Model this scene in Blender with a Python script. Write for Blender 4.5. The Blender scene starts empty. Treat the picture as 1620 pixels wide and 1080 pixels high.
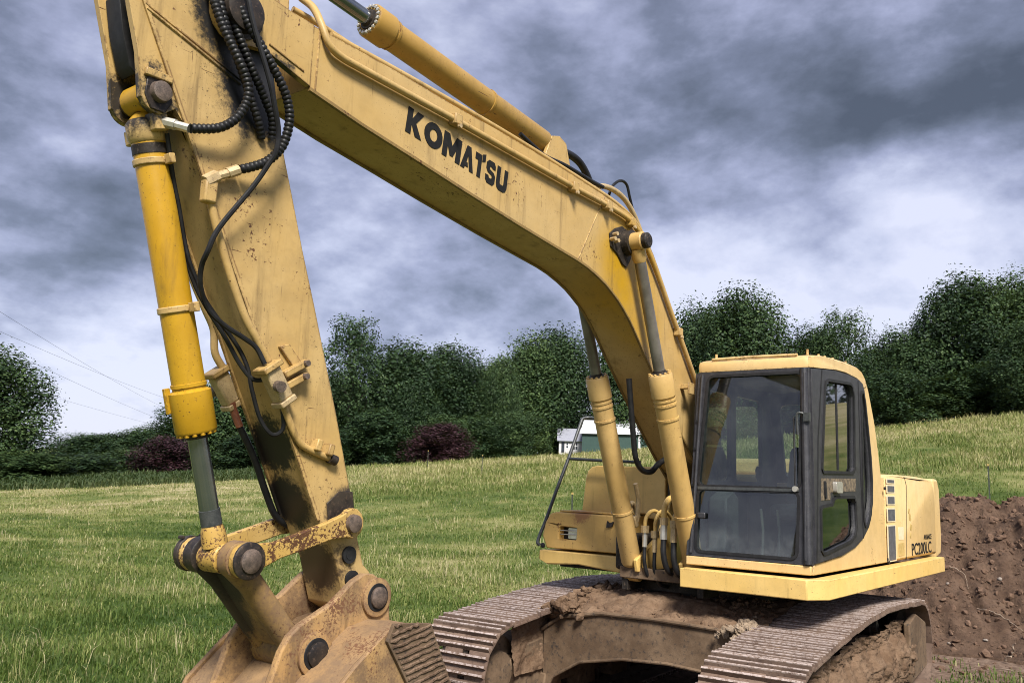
import bpy, bmesh, math, random
import numpy as np
from mathutils import Vector, Matrix, Quaternion
from mathutils.geometry import tessellate_polygon

# ------------------------------------------------------------------ camera, sky, sun, exposure
SC = bpy.context.scene
COL = SC.collection
cam_data = bpy.data.cameras.new('camera')
cam = bpy.data.objects.new('camera', cam_data)
COL.objects.link(cam)
SC.camera = cam
cam_data.sensor_width = 36.0
cam_data.lens = 31.13
cam_data.clip_start = 0.05
cam_data.clip_end = 3000.0
_r = Vector((-0.61402467, 0.78857738, 0.0334576))
_u = Vector((0.14255282, 0.06910655, 0.98737175))
_d = Vector((-0.77630689, -0.61104009, 0.15484705))
cam.matrix_world = Matrix(((_r.x, _u.x, -_d.x, 8.18346), (_r.y, _u.y, -_d.y, 3.73384), (_r.z, _u.z, -_d.z, 1.88657), (0, 0, 0, 1)))

SUN_EL, SUN_AZ = 46.0, 50.0          # degrees; azimuth counted from +x towards +y
EXPOSURE = 2.42
SC.view_settings.view_transform = 'Standard'
SC.view_settings.look = 'None'
SC.view_settings.gamma = 1.0
SC.view_settings.exposure = EXPOSURE
SC.view_settings.use_curve_mapping = False
SC.cycles.filter_width = 1.0

sun_data = bpy.data.lights.new('sun', 'SUN')
sun_data.energy = 1.5
sun_data.angle = math.radians(16)
sun_data.color = (1.0, 0.95, 0.87)
sun = bpy.data.objects.new('sun', sun_data)
COL.objects.link(sun)
_se, _sa = math.radians(SUN_EL), math.radians(SUN_AZ)
_sd = Vector((math.cos(_se) * math.cos(_sa), math.cos(_se) * math.sin(_sa), math.sin(_se)))
sun.rotation_euler = (-_sd).to_track_quat('-Z', 'Y').to_euler()

# node helper --------------------------------------------------------------------------------
class NT:
    def __init__(s, tree):
        s.t = tree; s.n = tree.nodes; s.l = tree.links
    def new(s, typ, **kw):
        n = s.n.new(typ)
        for k, v in kw.items(): setattr(n, k, v)
        return n
    def put(s, sock, v):
        if isinstance(v, bpy.types.NodeSocket): s.l.new(v, sock)
        elif isinstance(v, (tuple, list)) and len(v) == 3 and sock.type == 'RGBA': sock.default_value = (*v, 1)
        else: sock.default_value = v
    def math(s, op, a, b=0.0, c=None, clamp=False):
        n = s.new('ShaderNodeMath', operation=op, use_clamp=clamp)
        s.put(n.inputs[0], a); s.put(n.inputs[1], b)
        if c is not None: s.put(n.inputs[2], c)
        return n.outputs[0]
    def vmath(s, op, a, b=(0, 0, 0), scale=None):
        n = s.new('ShaderNodeVectorMath', operation=op)
        s.put(n.inputs[0], a); s.put(n.inputs[1], b)
        if scale is not None: s.put(n.inputs['Scale'], scale)
        return n.outputs['Value'] if op in ('DOT_PRODUCT', 'LENGTH', 'DISTANCE') else n.outputs[0]
    def noise(s, vec, scale, detail=6.0, rough=0.55, lac=2.0, dist=0.0, out='Fac'):
        n = s.new('ShaderNodeTexNoise')
        s.put(n.inputs['Vector'], vec); s.put(n.inputs['Scale'], scale); s.put(n.inputs['Detail'], detail)
        s.put(n.inputs['Roughness'], rough); s.put(n.inputs['Lacunarity'], lac); s.put(n.inputs['Distortion'], dist)
        return n.outputs[out]
    def ramp(s, fac, lo, hi):
        n = s.new('ShaderNodeMapRange', interpolation_type='SMOOTHSTEP')
        s.put(n.inputs['Value'], fac); s.put(n.inputs['From Min'], lo); s.put(n.inputs['From Max'], hi)
        return n.outputs[0]
    def mix(s, fac, a, b, blend='MIX'):
        n = s.new('ShaderNodeMix', data_type='RGBA', blend_type=blend)
        s.put(n.inputs[0], fac); s.put(n.inputs[6], a); s.put(n.inputs[7], b)
        return n.outputs[2]
    def mapping(s, vec, scale=(1, 1, 1), loc=(0, 0, 0), rot=(0, 0, 0)):
        n = s.new('ShaderNodeMapping')
        s.put(n.inputs['Vector'], vec); s.put(n.inputs['Scale'], scale); s.put(n.inputs['Location'], loc); s.put(n.inputs['Rotation'], rot)
        return n.outputs[0]
    def colramp(s, fac, stops, interp='LINEAR'):
        n = s.new('ShaderNodeValToRGB')
        cr = n.color_ramp; cr.interpolation = interp
        while len(cr.elements) < len(stops): cr.elements.new(0.5)
        for e, (p, c) in zip(cr.elements, stops):
            e.position = p; e.color = (*c, 1)
        s.put(n.inputs[0], fac)
        return n.outputs[0]

# world: physical sky behind a nearly closed deck of broken grey cloud -------------------------
world = bpy.data.worlds.new('World'); SC.world = world; world.use_nodes = True
W = NT(world.node_tree)
for n in list(W.n): W.n.remove(n)
w_out = W.new('ShaderNodeOutputWorld'); bg = W.new('ShaderNodeBackground')
W.l.new(bg.outputs[0], w_out.inputs[0])
sky = W.new('ShaderNodeTexSky', sky_type='NISHITA')
sky.sun_disc = False; sky.sun_elevation = _se; sky.sun_rotation = math.pi / 2 - _sa
tc = W.new('ShaderNodeTexCoord')
dirv = tc.outputs['Generated']
sep = W.new('ShaderNodeSeparateXYZ'); W.put(sep.inputs[0], dirv)
zz = W.math('ADD', W.math('MAXIMUM', sep.outputs[2], 0.0), 0.55)
cv = W.new('ShaderNodeCombineXYZ')
W.put(cv.inputs[0], W.math('DIVIDE', sep.outputs[0], zz)); W.put(cv.inputs[1], W.math('DIVIDE', sep.outputs[1], zz)); W.put(cv.inputs[2], W.math('MULTIPLY', sep.outputs[2], 1.3))
cvec = W.mapping(cv.outputs[0], loc=(3.1, 7.7, 0.0))
big = W.noise(cvec, 2.0, 15.0, 0.56, dist=0.08)
mid = W.noise(W.mapping(cvec, loc=(5, 1, 2)), 6.5, 12.0, 0.58)
dens = W.math('ADD', W.math('MULTIPLY', big, 0.86), W.math('MULTIPLY', mid, 0.32))
# billow relief: the side of each billow turned to the light is paler
big2 = W.noise(W.mapping(cvec, loc=(0.05, 0.07, -0.07)), 2.0, 15.0, 0.56, dist=0.08)
dens = W.math('ADD', dens, W.math('MULTIPLY', W.math('SUBTRACT', big, big2), 0.55))
# overcast decks look paler low down, all round the horizon
dens = W.math('SUBTRACT', dens, W.math('MULTIPLY', W.math('SUBTRACT', 1.0, W.ramp(sep.outputs[2], 0.02, 0.27)), 0.085))
# the larger cloud masses of this sky (direction, size in degrees, weight), edges torn by noise
warp = W.vmath('ADD', W.noise(cvec, 2.4, 9.0, 0.55, out='Color'), (-0.5, -0.5, -0.5))
dirw = W.vmath('NORMALIZE', W.vmath('ADD', dirv, W.vmath('SCALE', warp, scale=0.34)))
MASSES = [((-0.793, -0.446, 0.414), 9, 0.12),
          ((-0.808, -0.365, 0.462), 7, 0.03),
          ((-0.89, -0.324, 0.321), 8, 0.10),
          ((-0.925, -0.245, 0.289), 7, 0.11),
          ((-0.942, -0.154, 0.298), 7, 0.06),
          ((-0.904, -0.137, 0.404), 5, 0.08),
          ((-0.702, -0.517, 0.49), 7, 0.035),
          ((-0.361, -0.882, 0.302), 5, 0.03),
          ((-0.369, -0.904, 0.214), 4, 0.07),
          ((-0.685, -0.71, 0.163), 7, 0.04),
          ((-0.484, -0.867, 0.117), 6, 0.04),
          ((-0.74, -0.52, 0.427), 4, -0.09),
          ((-0.947, -0.191, 0.257), 4.5, -0.15),
          ((-0.837, -0.27, 0.477), 4, -0.06),
          ((-0.428, -0.881, 0.202), 4.5, -0.10),
          ((-0.665, -0.698, 0.266), 6, -0.08),
          ((-0.877, -0.42, 0.233), 6, -0.10),
          ((-0.485, -0.872, 0.065), 6, -0.10),
          ((-0.913, -0.341, 0.224), 6, -0.09),
          ((-0.897, -0.186, 0.401), 3.5, -0.07),
          ((-0.372, -0.846, 0.382), 6, -0.03),
          ((-0.86, -0.367, 0.355), 4, -0.04)]
for cdir, deg, wgt in MASSES:
    dt = W.vmath('DOT_PRODUCT', dirw, cdir)
    mk = W.ramp(dt, math.cos(math.radians(deg * 2.1)), math.cos(math.radians(deg * 0.25)))
    dens = W.math('ADD', dens, W.math('MULTIPLY', mk, wgt))
cloud_col = W.colramp(W.math('DIVIDE', W.math('SUBTRACT', dens, 0.43), 0.46, clamp=True), [(0.0, (1.42, 1.47, 1.8)), (0.2, (1.12, 1.19, 1.55)), (0.42, (0.70, 0.76, 1.09)), (0.64, (0.38, 0.43, 0.62)), (0.84, (0.225, 0.26, 0.36)), (1.0, (0.15, 0.175, 0.24))])
W.put(bg.inputs['Color'], W.mix(0.97, sky.outputs[0], cloud_col))
W.put(bg.inputs['Strength'], 0.1)

# ------------------------------------------------------------------ mesh helpers
class MB:
    """collects shapes; build() links them as one mesh object"""
    def __init__(s): s.v = []; s.f = []
    def add(s, vs, fs):
        o = len(s.v); s.v.extend([tuple(map(float, p)) for p in vs]); s.f.extend([tuple(i + o for i in f) for f in fs]); return s
    def box(s, lo, hi):
        x0, y0, z0 = lo; x1, y1, z1 = hi
        return s.add([(x0, y0, z0), (x1, y0, z0), (x1, y1, z0), (x0, y1, z0), (x0, y0, z1), (x1, y0, z1), (x1, y1, z1), (x0, y1, z1)],
                     [(3, 2, 1, 0), (4, 5, 6, 7), (0, 1, 5, 4), (1, 2, 6, 5), (2, 3, 7, 6), (3, 0, 4, 7)])
    def obox(s, c, ax, size):
        """oriented box: centre, 3 axes (or Matrix), full size"""
        c = Vector(c); a = [Vector(v) for v in ax]; vs = []
        for k in (-.5, .5):
            for i, j in ((-.5, -.5), (.5, -.5), (.5, .5), (-.5, .5)):
                vs.append(c + a[0] * size[0] * i + a[1] * size[1] * j + a[2] * size[2] * k)
        return s.add(vs, [(3, 2, 1, 0), (4, 5, 6, 7), (0, 1, 5, 4), (1, 2, 6, 5), (2, 3, 7, 6), (3, 0, 4, 7)])
    def beam(s, p0, p1, w, h, up=(0, 0, 1)):
        p0, p1 = Vector(p0), Vector(p1); t = (p1 - p0); L = t.length; t.normalize()
        sd = t.cross(Vector(up)).normalized(); u2 = sd.cross(t)
        return s.obox((p0 + p1) / 2, (t, sd, u2), (L, w, h))
    def plate(s, outer, fmap, y0, y1, holes=()):
        """2-D outline (with holes) -> slab; fmap(a, b, depth) -> 3-D point"""
        loops = [list(outer)] + [list(h) for h in holes]
        flat = [p for l in loops for p in l]; n = len(flat)
        tris = tessellate_polygon([[Vector((p[0], p[1], 0)) for p in l] for l in loops])
        vs = [fmap(p[0], p[1], y0) for p in flat] + [fmap(p[0], p[1], y1) for p in flat]
        fs = []
        for t in tris:
            fs.append(tuple(t)); fs.append(tuple(i + n for i in reversed(t)))
        o = 0
        for l in loops:
            m = len(l)
            for i in range(m):
                a, b = o + i, o + (i + 1) % m
                fs.append((a, b, b + n, a + n))
            o += m
        return s.add(vs, fs)
    def prism(s, prof, y0, y1, holes=()):
        return s.plate(prof, lambda a, b, d: (a, d, b), y0, y1, holes)
    def tube(s, pts, r, n=10, cap=True, rfun=None):
        pts = [Vector(p) for p in pts]
        m = len(pts); tang = []
        for i in range(m):
            t = pts[min(i + 1, m - 1)] - pts[max(i - 1, 0)]
            tang.append(t.normalized() if t.length > 1e-9 else Vector((0, 0, 1)))
        ref = Vector((0, 0, 1)) if abs(tang[0].z) < 0.9 else Vector((1, 0, 0))
        nrm = (ref - tang[0] * ref.dot(tang[0])).normalized()
        vs = []; fs = []
        for i in range(m):
            if i > 0:
                nrm = nrm - tang[i] * nrm.dot(tang[i])
                nrm = nrm.normalized() if nrm.length > 1e-6 else tang[i].orthogonal().normalized()
            bn = tang[i].cross(nrm)
            rr = rfun(i) if rfun else (r[i] if isinstance(r, (list, tuple)) else r)
            for k in range(n):
                a = 2 * math.pi * k / n
                vs.append(pts[i] + (nrm * math.cos(a) + bn * math.sin(a)) * rr)
        for i in range(m - 1):
            for k in range(n):
                a = i * n + k; b = i * n + (k + 1) % n
                fs.append((a, b, b + n, a + n))
        if cap:
            fs.append(tuple(reversed(range(n)))); fs.append(tuple(range((m - 1) * n, m * n)))
        return s.add(vs, fs)
    def cyl(s, p0, p1, r, n=20, r1=None):
        return s.tube([p0, p1], [r, r1 if r1 is not None else r], n)
    def lathe(s, p0, p1, prof, n=24):
        """profile [(t, r)] with t in metres along p0->p1"""
        p0 = Vector(p0); t = (Vector(p1) - p0).normalized()
        return s.rings([p0 + t * a for a, _ in prof], t, [b for _, b in prof], n)
    def rings(s, cs, t, rs, n):
        ref = Vector((0, 0, 1)) if abs(t.z) < 0.9 else Vector((1, 0, 0))
        u = (ref - t * ref.dot(t)).normalized(); w = t.cross(u); vs = []; fs = []
        for c0, rr in zip(cs, rs):
            for k in range(n):
                a = 2 * math.pi * k / n; vs.append(c0 + (u * math.cos(a) + w * math.sin(a)) * rr)
        m = len(cs)
        for i in range(m - 1):
            for k in range(n):
                a = i * n + k; b = i * n + (k + 1) % n; fs.append((a, b, b + n, a + n))
        fs.append(tuple(reversed(range(n)))); fs.append(tuple(range((m - 1) * n, m * n)))
        return s.add(vs, fs)
    def mesh(s, name, sharp=38.0, smooth=True):
        me = bpy.data.meshes.new(name)
        me.from_pydata(s.v, [], s.f)
        bm = bmesh.new(); bm.from_mesh(me)
        bmesh.ops.recalc_face_normals(bm, faces=bm.faces)
        lim = math.radians(sharp)
        for f in bm.faces: f.smooth = smooth
        for e in bm.edges:
            if len(e.link_faces) != 2 or e.calc_face_angle(0.0) > lim: e.smooth = False
        bm.to_mesh(me); bm.free()
        return me
    def build(s, name, mat, parent=None, bevel=0.0, segs=2, sharp=38.0):
        me = s.mesh(name, sharp)
        return link(name, me, mat, parent, bevel, segs)

def link(name, me, mat, parent=None, bevel=0.0, segs=2):
    o = bpy.data.objects.new(name, me); COL.objects.link(o)
    if mat is not None and not me.materials: me.materials.append(mat)
    if parent is not None: o.parent = parent
    if bevel > 0:
        b = o.modifiers.new('bevel', 'BEVEL'); b.width = bevel; b.segments = segs; b.limit_method = 'ANGLE'; b.angle_limit = math.radians(40)
        b.harden_normals = False
    return o
def empty(name, loc=(0, 0, 0)):
    o = bpy.data.objects.new(name, None); COL.objects.link(o); o.location = loc; o.empty_display_size = 0.3; return o
def tag(o, label=None, cat=None, group=None, kind=None):
    if label: o['label'] = label
    if cat: o['category'] = cat
    if group: o['group'] = group
    if kind: o['kind'] = kind
    return o
def smooth_path(pts, n=8):
    """Catmull-Rom through the points"""
    P = [Vector(p) for p in pts]; P = [P[0] * 2 - P[1]] + P + [P[-1] * 2 - P[-2]]; out = []
    for i in range(1, len(P) - 2):
        a, b, c, d = P[i - 1:i + 3]
        for k in range(n):
            t = k / n
            out.append(0.5 * ((2 * b) + (c - a) * t + (2 * a - 5 * b + 4 * c - d) * t * t + (3 * b - a - 3 * c + d) * t ** 3))
    out.append(P[-2]); return out
def resample(pts, step):
    out = [pts[0].copy()]; acc = 0.0
    for a, b in zip(pts, pts[1:]):
        L = (b - a).length
        while acc + L >= step:
            t = (step - acc) / L; a = a.lerp(b, t); out.append(a.copy()); L = (b - a).length; acc = 0.0
        acc += L
    return out
def arc(cx, cz, r, a0, a1, n):
    return [(cx + r * math.cos(math.radians(a0 + (a1 - a0) * i / n)), cz + r * math.sin(math.radians(a0 + (a1 - a0) * i / n))) for i in range(n + 1)]
def fast_mesh(name, V, F, mat, tint=None, smooth=False):
    """numpy arrays -> mesh; F is (n,3) or (n,4); tint = per-vertex float"""
    me = bpy.data.meshes.new(name); k = F.shape[1]
    me.vertices.add(len(V)); me.vertices.foreach_set('co', V.astype(np.float32).ravel())
    me.loops.add(F.size); me.loops.foreach_set('vertex_index', F.astype(np.int32).ravel())
    me.polygons.add(len(F)); me.polygons.foreach_set('loop_start', np.arange(0, F.size, k, dtype=np.int32))
    me.polygons.foreach_set('loop_total', np.full(len(F), k, dtype=np.int32))
    me.polygons.foreach_set('use_smooth', np.full(len(F), smooth, dtype=bool))
    if tint is not None:
        at = me.attributes.new('tint', 'FLOAT', 'POINT'); at.data.foreach_set('value', tint.astype(np.float32))
    me.update(calc_edges=True); me.materials.append(mat)
    return me
RNG = np.random.default_rng(7)
random.seed(5)
class VNoise:
    """value noise on the plane, for terrain and vegetation patches"""
    def __init__(s, seed): s.g = np.random.default_rng(seed).random((256, 256))
    def __call__(s, x, y, sc, octv=4):
        t = 0.0; a = 1.0; tot = 0.0
        x = np.asarray(x, float) * sc + 1000.0; y = np.asarray(y, float) * sc + 1000.0
        for _ in range(octv):
            i = np.floor(x).astype(int); j = np.floor(y).astype(int); fx = x - i; fy = y - j
            fx = fx * fx * (3 - 2 * fx); fy = fy * fy * (3 - 2 * fy); g = s.g
            v = (g[i % 256, j % 256] * (1 - fx) + g[(i + 1) % 256, j % 256] * fx) * (1 - fy) + (g[i % 256, (j + 1) % 256] * (1 - fx) + g[(i + 1) % 256, (j + 1) % 256] * fx) * fy
            t = t + v * a; tot += a; a *= 0.5; x = x * 2.03 + 17; y = y * 2.03 + 31
        return t / tot

# ------------------------------------------------------------------ materials
def new_mat(name):
    m = bpy.data.materials.new(name); m.use_nodes = True
    N = NT(m.node_tree)
    for n in list(N.n): N.n.remove(n)
    out = N.new('ShaderNodeOutputMaterial'); b = N.new('ShaderNodeBsdfPrincipled'); N.l.new(b.outputs[0], out.inputs[0])
    N.b = b; N.out = out
    N.pos = N.new('ShaderNodeTexCoord').outputs['Object']
    return m, N
def bump(N, h, strength=0.3, dist=0.01):
    n = N.new('ShaderNodeBump'); N.put(n.inputs['Height'], h); N.put(n.inputs['Strength'], strength); N.put(n.inputs['Distance'], dist)
    N.l.new(n.outputs[0], N.b.inputs['Normal'])
def blob(N, c, r, soft=0.6, nz=None, amt=0.5, sc=6.0):
    """0..1 mask of a stain around c (metres) with a ragged edge"""
    d = N.math('DIVIDE', N.vmath('DISTANCE', N.pos, c), r)
    if nz is None: nz = N.noise(N.pos, sc, 6, 0.65)
    d = N.math('ADD', d, N.math('MULTIPLY', N.math('SUBTRACT', nz, 0.5), amt * 2))
    return N.math('SUBTRACT', 1.0, N.ramp(d, 1.0 - soft, 1.0))
def paint(name, base, faded, chip=0.5, grime=0.35, rough=0.42, stains=(), patches=(), chipcol=(0.045, 0.024, 0.014), dust=0.0, seed=0.0, cs=46.0, dirt=0.0, edge=0.6):
    m, N = new_mat(name)
    p = N.mapping(N.pos, loc=(seed, seed * 1.7, seed * 0.6))
    lo = N.noise(p, 1.3, 5, 0.6); mid = N.noise(p, 7.0, 8, 0.65); hi = N.noise(p, cs, 9, 0.72)
    col = N.mix(N.ramp(lo, 0.3, 0.72), base, faded)
    for c, r, cc in patches:
        col = N.mix(blob(N, c, r, 0.75, mid, 0.12), col, cc)
    col = N.mix(N.math('MULTIPLY', N.ramp(mid, 0.35, 0.75), 0.28), col, tuple(x * 0.55 for x in base))
    # rain streaks, thin and broad
    st = N.noise(N.mapping(p, scale=(9, 9, 0.7)), 1.0, 7, 0.7)
    col = N.mix(N.math('MULTIPLY', N.ramp(st, 0.52, 0.78), grime), col, (0.085, 0.052, 0.022))
    st2 = N.noise(N.mapping(p, scale=(42, 42, 1.6)), 1.0, 4, 0.6)
    col = N.mix(N.math('MULTIPLY', N.math('MULTIPLY', N.ramp(st2, 0.63, 0.70), N.ramp(mid, 0.42, 0.6)), grime * 0.8), col, (0.06, 0.034, 0.016))
    sp = N.noise(p, 95.0, 3, 0.7)
    col = N.mix(N.math('MULTIPLY', N.math('MULTIPLY', N.ramp(sp, 0.63, 0.67), N.ramp(N.noise(p, 2.6, 3, 0.6), 0.42, 0.6)), min(1.0, 1.3 * grime)), col, (0.035, 0.022, 0.013))
    if dirt > 0:
        col = N.mix(N.math('MULTIPLY', N.ramp(N.math('ADD', N.math('MULTIPLY', mid, 0.6), N.math('MULTIPLY', hi, 0.4)), 0.40, 0.62), dirt), col, (0.145, 0.09, 0.052))
    if dust > 0:
        gm = N.new('ShaderNodeNewGeometry'); sz = N.new('ShaderNodeSeparateXYZ'); N.put(sz.inputs[0], gm.outputs['Normal'])
        col = N.mix(N.math('MULTIPLY', N.ramp(N.math('ADD', sz.outputs[2], N.math('MULTIPLY', mid, 0.6)), 0.3, 1.2), dust), col, (0.19, 0.125, 0.075))
    ck = N.math('ADD', N.math('MULTIPLY', hi, 0.6), N.math('MULTIPLY', N.noise(p, 3.3, 4, 0.6), 0.4))
    lim = 0.665 - 0.1 * chip
    cm = N.ramp(ck, lim, lim + 0.018)
    # scratches: long thin marks lying at two slants
    for sc_, rot, th in (((5, 60, 130), (0.0, 0.5, 0.0), 0.70), ((150, 60, 7), (0.0, 0.35, 0.3), 0.71)):
        sn = N.noise(N.mapping(p, scale=sc_, rot=rot), 1.0, 2, 0.5)
        cm = N.math('MAXIMUM', cm, N.math('MULTIPLY', N.ramp(sn, th, th + 0.03), N.ramp(N.noise(p, 4.2, 3, 0.6), 0.50, 0.58)))
    if edge > 0:
        bv = N.new('ShaderNodeBevel', samples=4); N.put(bv.inputs['Radius'], 0.014)
        gm2 = N.new('ShaderNodeNewGeometry')
        ed = N.math('SUBTRACT', 1.0, N.vmath('DOT_PRODUCT', bv.outputs[0], gm2.outputs['Normal']))
        em = N.math('MULTIPLY', N.ramp(ed, 0.01, 0.08), N.ramp(N.math('ADD', N.math('MULTIPLY', hi, 0.5), N.math('MULTIPLY', mid, 0.5)), 0.60 - 0.16 * edge, 0.64 - 0.14 * edge))
        cm = N.math('MAXIMUM', cm, em)
    col = N.mix(cm, col, N.mix(hi, chipcol, (0.12, 0.048, 0.02)))
    r_ = N.math('ADD', N.math('MULTIPLY', mid, 0.25), rough - 0.1)
    for c, r, cc, amt in stains:
        k = blob(N, c, r, 0.35, N.math('ADD', N.math('MULTIPLY', mid, 0.5), N.math('MULTIPLY', hi, 0.5)), amt * 1.35)
        col = N.mix(k, col, cc)
    N.put(N.b.inputs['Base Color'], col); N.put(N.b.inputs['Roughness'], r_)
    N.put(N.b.inputs['Specular IOR Level'], 0.32)
    bump(N, N.math('ADD', N.math('MULTIPLY', cm, -0.6), N.math('ADD', N.math('MULTIPLY', hi, 0.35), N.math('MULTIPLY', mid, 0.5))), 0.3, 0.005)
    return m
def simple(name, c0, c1, sc=8.0, rough=0.7, metal=0.0, bmp=0.2, c2=None, bd=0.006):
    m, N = new_mat(name)
    a = N.noise(N.pos, sc, 8, 0.65); b = N.noise(N.pos, sc * 6.5, 6, 0.7)
    col = N.mix(N.ramp(a, 0.32, 0.68), c0, c1)
    if c2: col = N.mix(N.ramp(b, 0.52, 0.7), col, c2)
    N.put(N.b.inputs['Base Color'], col); N.put(N.b.inputs['Roughness'], rough); N.put(N.b.inputs['Metallic'], metal)
    if max(c0) < 0.02: N.put(N.b.inputs['Specular IOR Level'], 0.25)
    bump(N, N.math('ADD', a, N.math('MULTIPLY', b, 0.6)), bmp, bd)
    return m
M = {}
YEL, YEL2 = (0.415, 0.268, 0.092), (0.45, 0.312, 0.135)
M['body'] = paint('body_paint', (0.575, 0.385, 0.16), (0.60, 0.43, 0.21), chip=0.42, grime=0.22, rough=0.4)
M['skirt'] = paint('skirt_paint', (0.64, 0.42, 0.13), (0.66, 0.46, 0.175), chip=0.25, grime=0.3, rough=0.38, seed=3)
M['rusty'] = paint('rusted_paint', (0.56, 0.34, 0.095), (0.58, 0.37, 0.125), chip=0.5, grime=0.55, rough=0.5, seed=9, chipcol=(0.2, 0.07, 0.025), stains=(((1.09, -0.95, 1.61), 0.13, (0.34, 0.165, 0.06), 1.0),))
M['boom'] = paint('boom_paint', YEL, YEL2, chip=0.6, grime=0.7, seed=1.3, edge=0.9,
    patches=(((2.25, 0.2, 3.55), 0.62, (0.40, 0.225, 0.008)), ((1.95, 0.2, 3.2), 0.4, (0.40, 0.235, 0.03)),),
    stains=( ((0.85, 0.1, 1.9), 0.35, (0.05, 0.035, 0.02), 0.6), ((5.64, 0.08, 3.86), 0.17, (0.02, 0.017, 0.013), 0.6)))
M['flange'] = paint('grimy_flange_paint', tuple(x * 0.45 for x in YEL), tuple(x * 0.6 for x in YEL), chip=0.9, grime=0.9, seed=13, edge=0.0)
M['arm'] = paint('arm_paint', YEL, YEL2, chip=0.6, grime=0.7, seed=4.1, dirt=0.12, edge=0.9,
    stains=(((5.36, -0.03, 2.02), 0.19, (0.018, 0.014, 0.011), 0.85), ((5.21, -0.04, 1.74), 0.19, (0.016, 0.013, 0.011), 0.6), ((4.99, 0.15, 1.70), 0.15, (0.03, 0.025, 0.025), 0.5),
            ((5.70, 0.16, 3.74), 0.30, (0.016, 0.016, 0.018), 0.55), ((5.02, 0.0, 1.42), 0.2, (0.07, 0.045, 0.025), 0.8), ((5.86, 0.1, 4.02), 0.3, (0.015, 0.015, 0.016), 0.5)))  # blobs by the pivot: grease smear plus painted shade between boom and arm
M['bracket'] = paint('bracket_paint', YEL, YEL2, chip=0.3, grime=0.5, seed=6.2, stains=(((6.25, 0.0, 3.55), 0.2, (0.03, 0.024, 0.018), 0.8),))
M['cyl_yellow'] = paint('cylinder_yellow_paint', (0.40, 0.215, 0.008), (0.43, 0.25, 0.02), chip=0.28, grime=0.55, rough=0.33, seed=2.2)
M['cyl_tan'] = paint('cylinder_tan_paint', (0.47, 0.30, 0.10), (0.50, 0.335, 0.135), chip=0.22, grime=0.35, rough=0.38, seed=7.7)
M['arm_cyl'] = paint('arm_cylinder_paint', (0.33, 0.195, 0.042), (0.355, 0.22, 0.065), chip=0.25, grime=0.55, rough=0.38, seed=8.1)
M['linkage'] = paint('linkage_worn_paint', (0.42, 0.26, 0.065), (0.43, 0.29, 0.11), chip=1.35, grime=0.7, seed=5.5, cs=64.0, chipcol=(0.03, 0.022, 0.017))
M['bucket'] = paint('bucket_worn_paint', (0.36, 0.205, 0.07), (0.33, 0.215, 0.11), chip=1.05, grime=0.9, rough=0.75, seed=11, dust=0.55, cs=70.0, dirt=0.95, edge=1.0, chipcol=(0.15, 0.085, 0.05))
M['link_worn'] = paint('bucket_link_worn_paint', (0.27, 0.16, 0.045), (0.25, 0.16, 0.075), chip=1.2, grime=1.0, rough=0.6, seed=21, dust=0.3, cs=60.0, dirt=0.9, edge=1.0, chipcol=(0.07, 0.045, 0.03), stains=(((5.6, -0.1, 1.36), 0.24, (0.018, 0.015, 0.013), 0.6), ((5.42, -0.15, 1.2), 0.17, (0.04, 0.03, 0.022), 0.9)))
M['dark_metal'] = simple('greasy_steel', (0.014, 0.012, 0.012), (0.045, 0.035, 0.028), 9, 0.45, 0.2, 0.3, (0.09, 0.062, 0.045))
M['pin'] = simple('worn_pin_steel', (0.055, 0.042, 0.035), (0.165, 0.12, 0.095), 26, 0.5, 0.25, 0.5, (0.03, 0.021, 0.017))
M['rod'] = simple('chrome_rod', (0.16, 0.175, 0.20), (0.22, 0.235, 0.25), 3, 0.2, 0.9, 0.0)
M['rod_dull'] = simple('weathered_rod', (0.13, 0.115, 0.10), (0.22, 0.2, 0.18), 5, 0.38, 0.55, 0.1)
M['hose'] = simple('black_rubber', (0.006, 0.006, 0.007), (0.014, 0.014, 0.015), 14, 0.45, 0.0, 0.1)
M['cabdark'] = simple('charcoal_cab_paint', (0.016, 0.016, 0.020), (0.032, 0.032, 0.038), 12, 0.45, 0.0, 0.15, (0.06, 0.056, 0.056), 0.002)
M['seal'] = simple('rubber_seal', (0.010, 0.010, 0.011), (0.02, 0.02, 0.022), 14, 0.55, 0.0, 0.1)
M['interior'] = simple('cab_trim', (0.022, 0.023, 0.026), (0.045, 0.045, 0.05), 6, 0.75, 0.0, 0.1)
M['seat'] = simple('seat_fabric', (0.05, 0.052, 0.06), (0.10, 0.1, 0.11), 10, 0.9, 0.0, 0.2)
M['console'] = simple('console_plastic', (0.05, 0.05, 0.05), (0.085, 0.085, 0.08), 9, 0.7, 0.0, 0.1)
M['vent'] = simple('dark_vent_panel', (0.06, 0.062, 0.07), (0.1, 0.1, 0.11), 20, 0.6, 0.0, 0.1)
M['decal'] = simple('black_decal', (0.005, 0.005, 0.006), (0.010, 0.010, 0.010), 30, 0.85, 0.0, 0.0)
M['decal_pale'] = simple('faded_decal', (0.62, 0.52, 0.33), (0.7, 0.6, 0.42), 30, 0.5, 0.0, 0.0)
M['decal_brown'] = simple('worn_sticker', (0.40, 0.27, 0.08), (0.5, 0.36, 0.14), 30, 0.6, 0.0, 0.0)
M['orange'] = simple('orange_sleeve', (0.2, 0.06, 0.025), (0.12, 0.04, 0.02), 30, 0.6, 0.0, 0.1)
M['rail'] = simple('worn_grey_rail', (0.03, 0.034, 0.035), (0.06, 0.064, 0.064), 25, 0.45, 0.2, 0.1, (0.1, 0.1, 0.1))
M['lens'] = simple('lamp_reflector', (0.55, 0.55, 0.52), (0.7, 0.7, 0.68), 30, 0.2, 0.6, 0.0)
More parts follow.
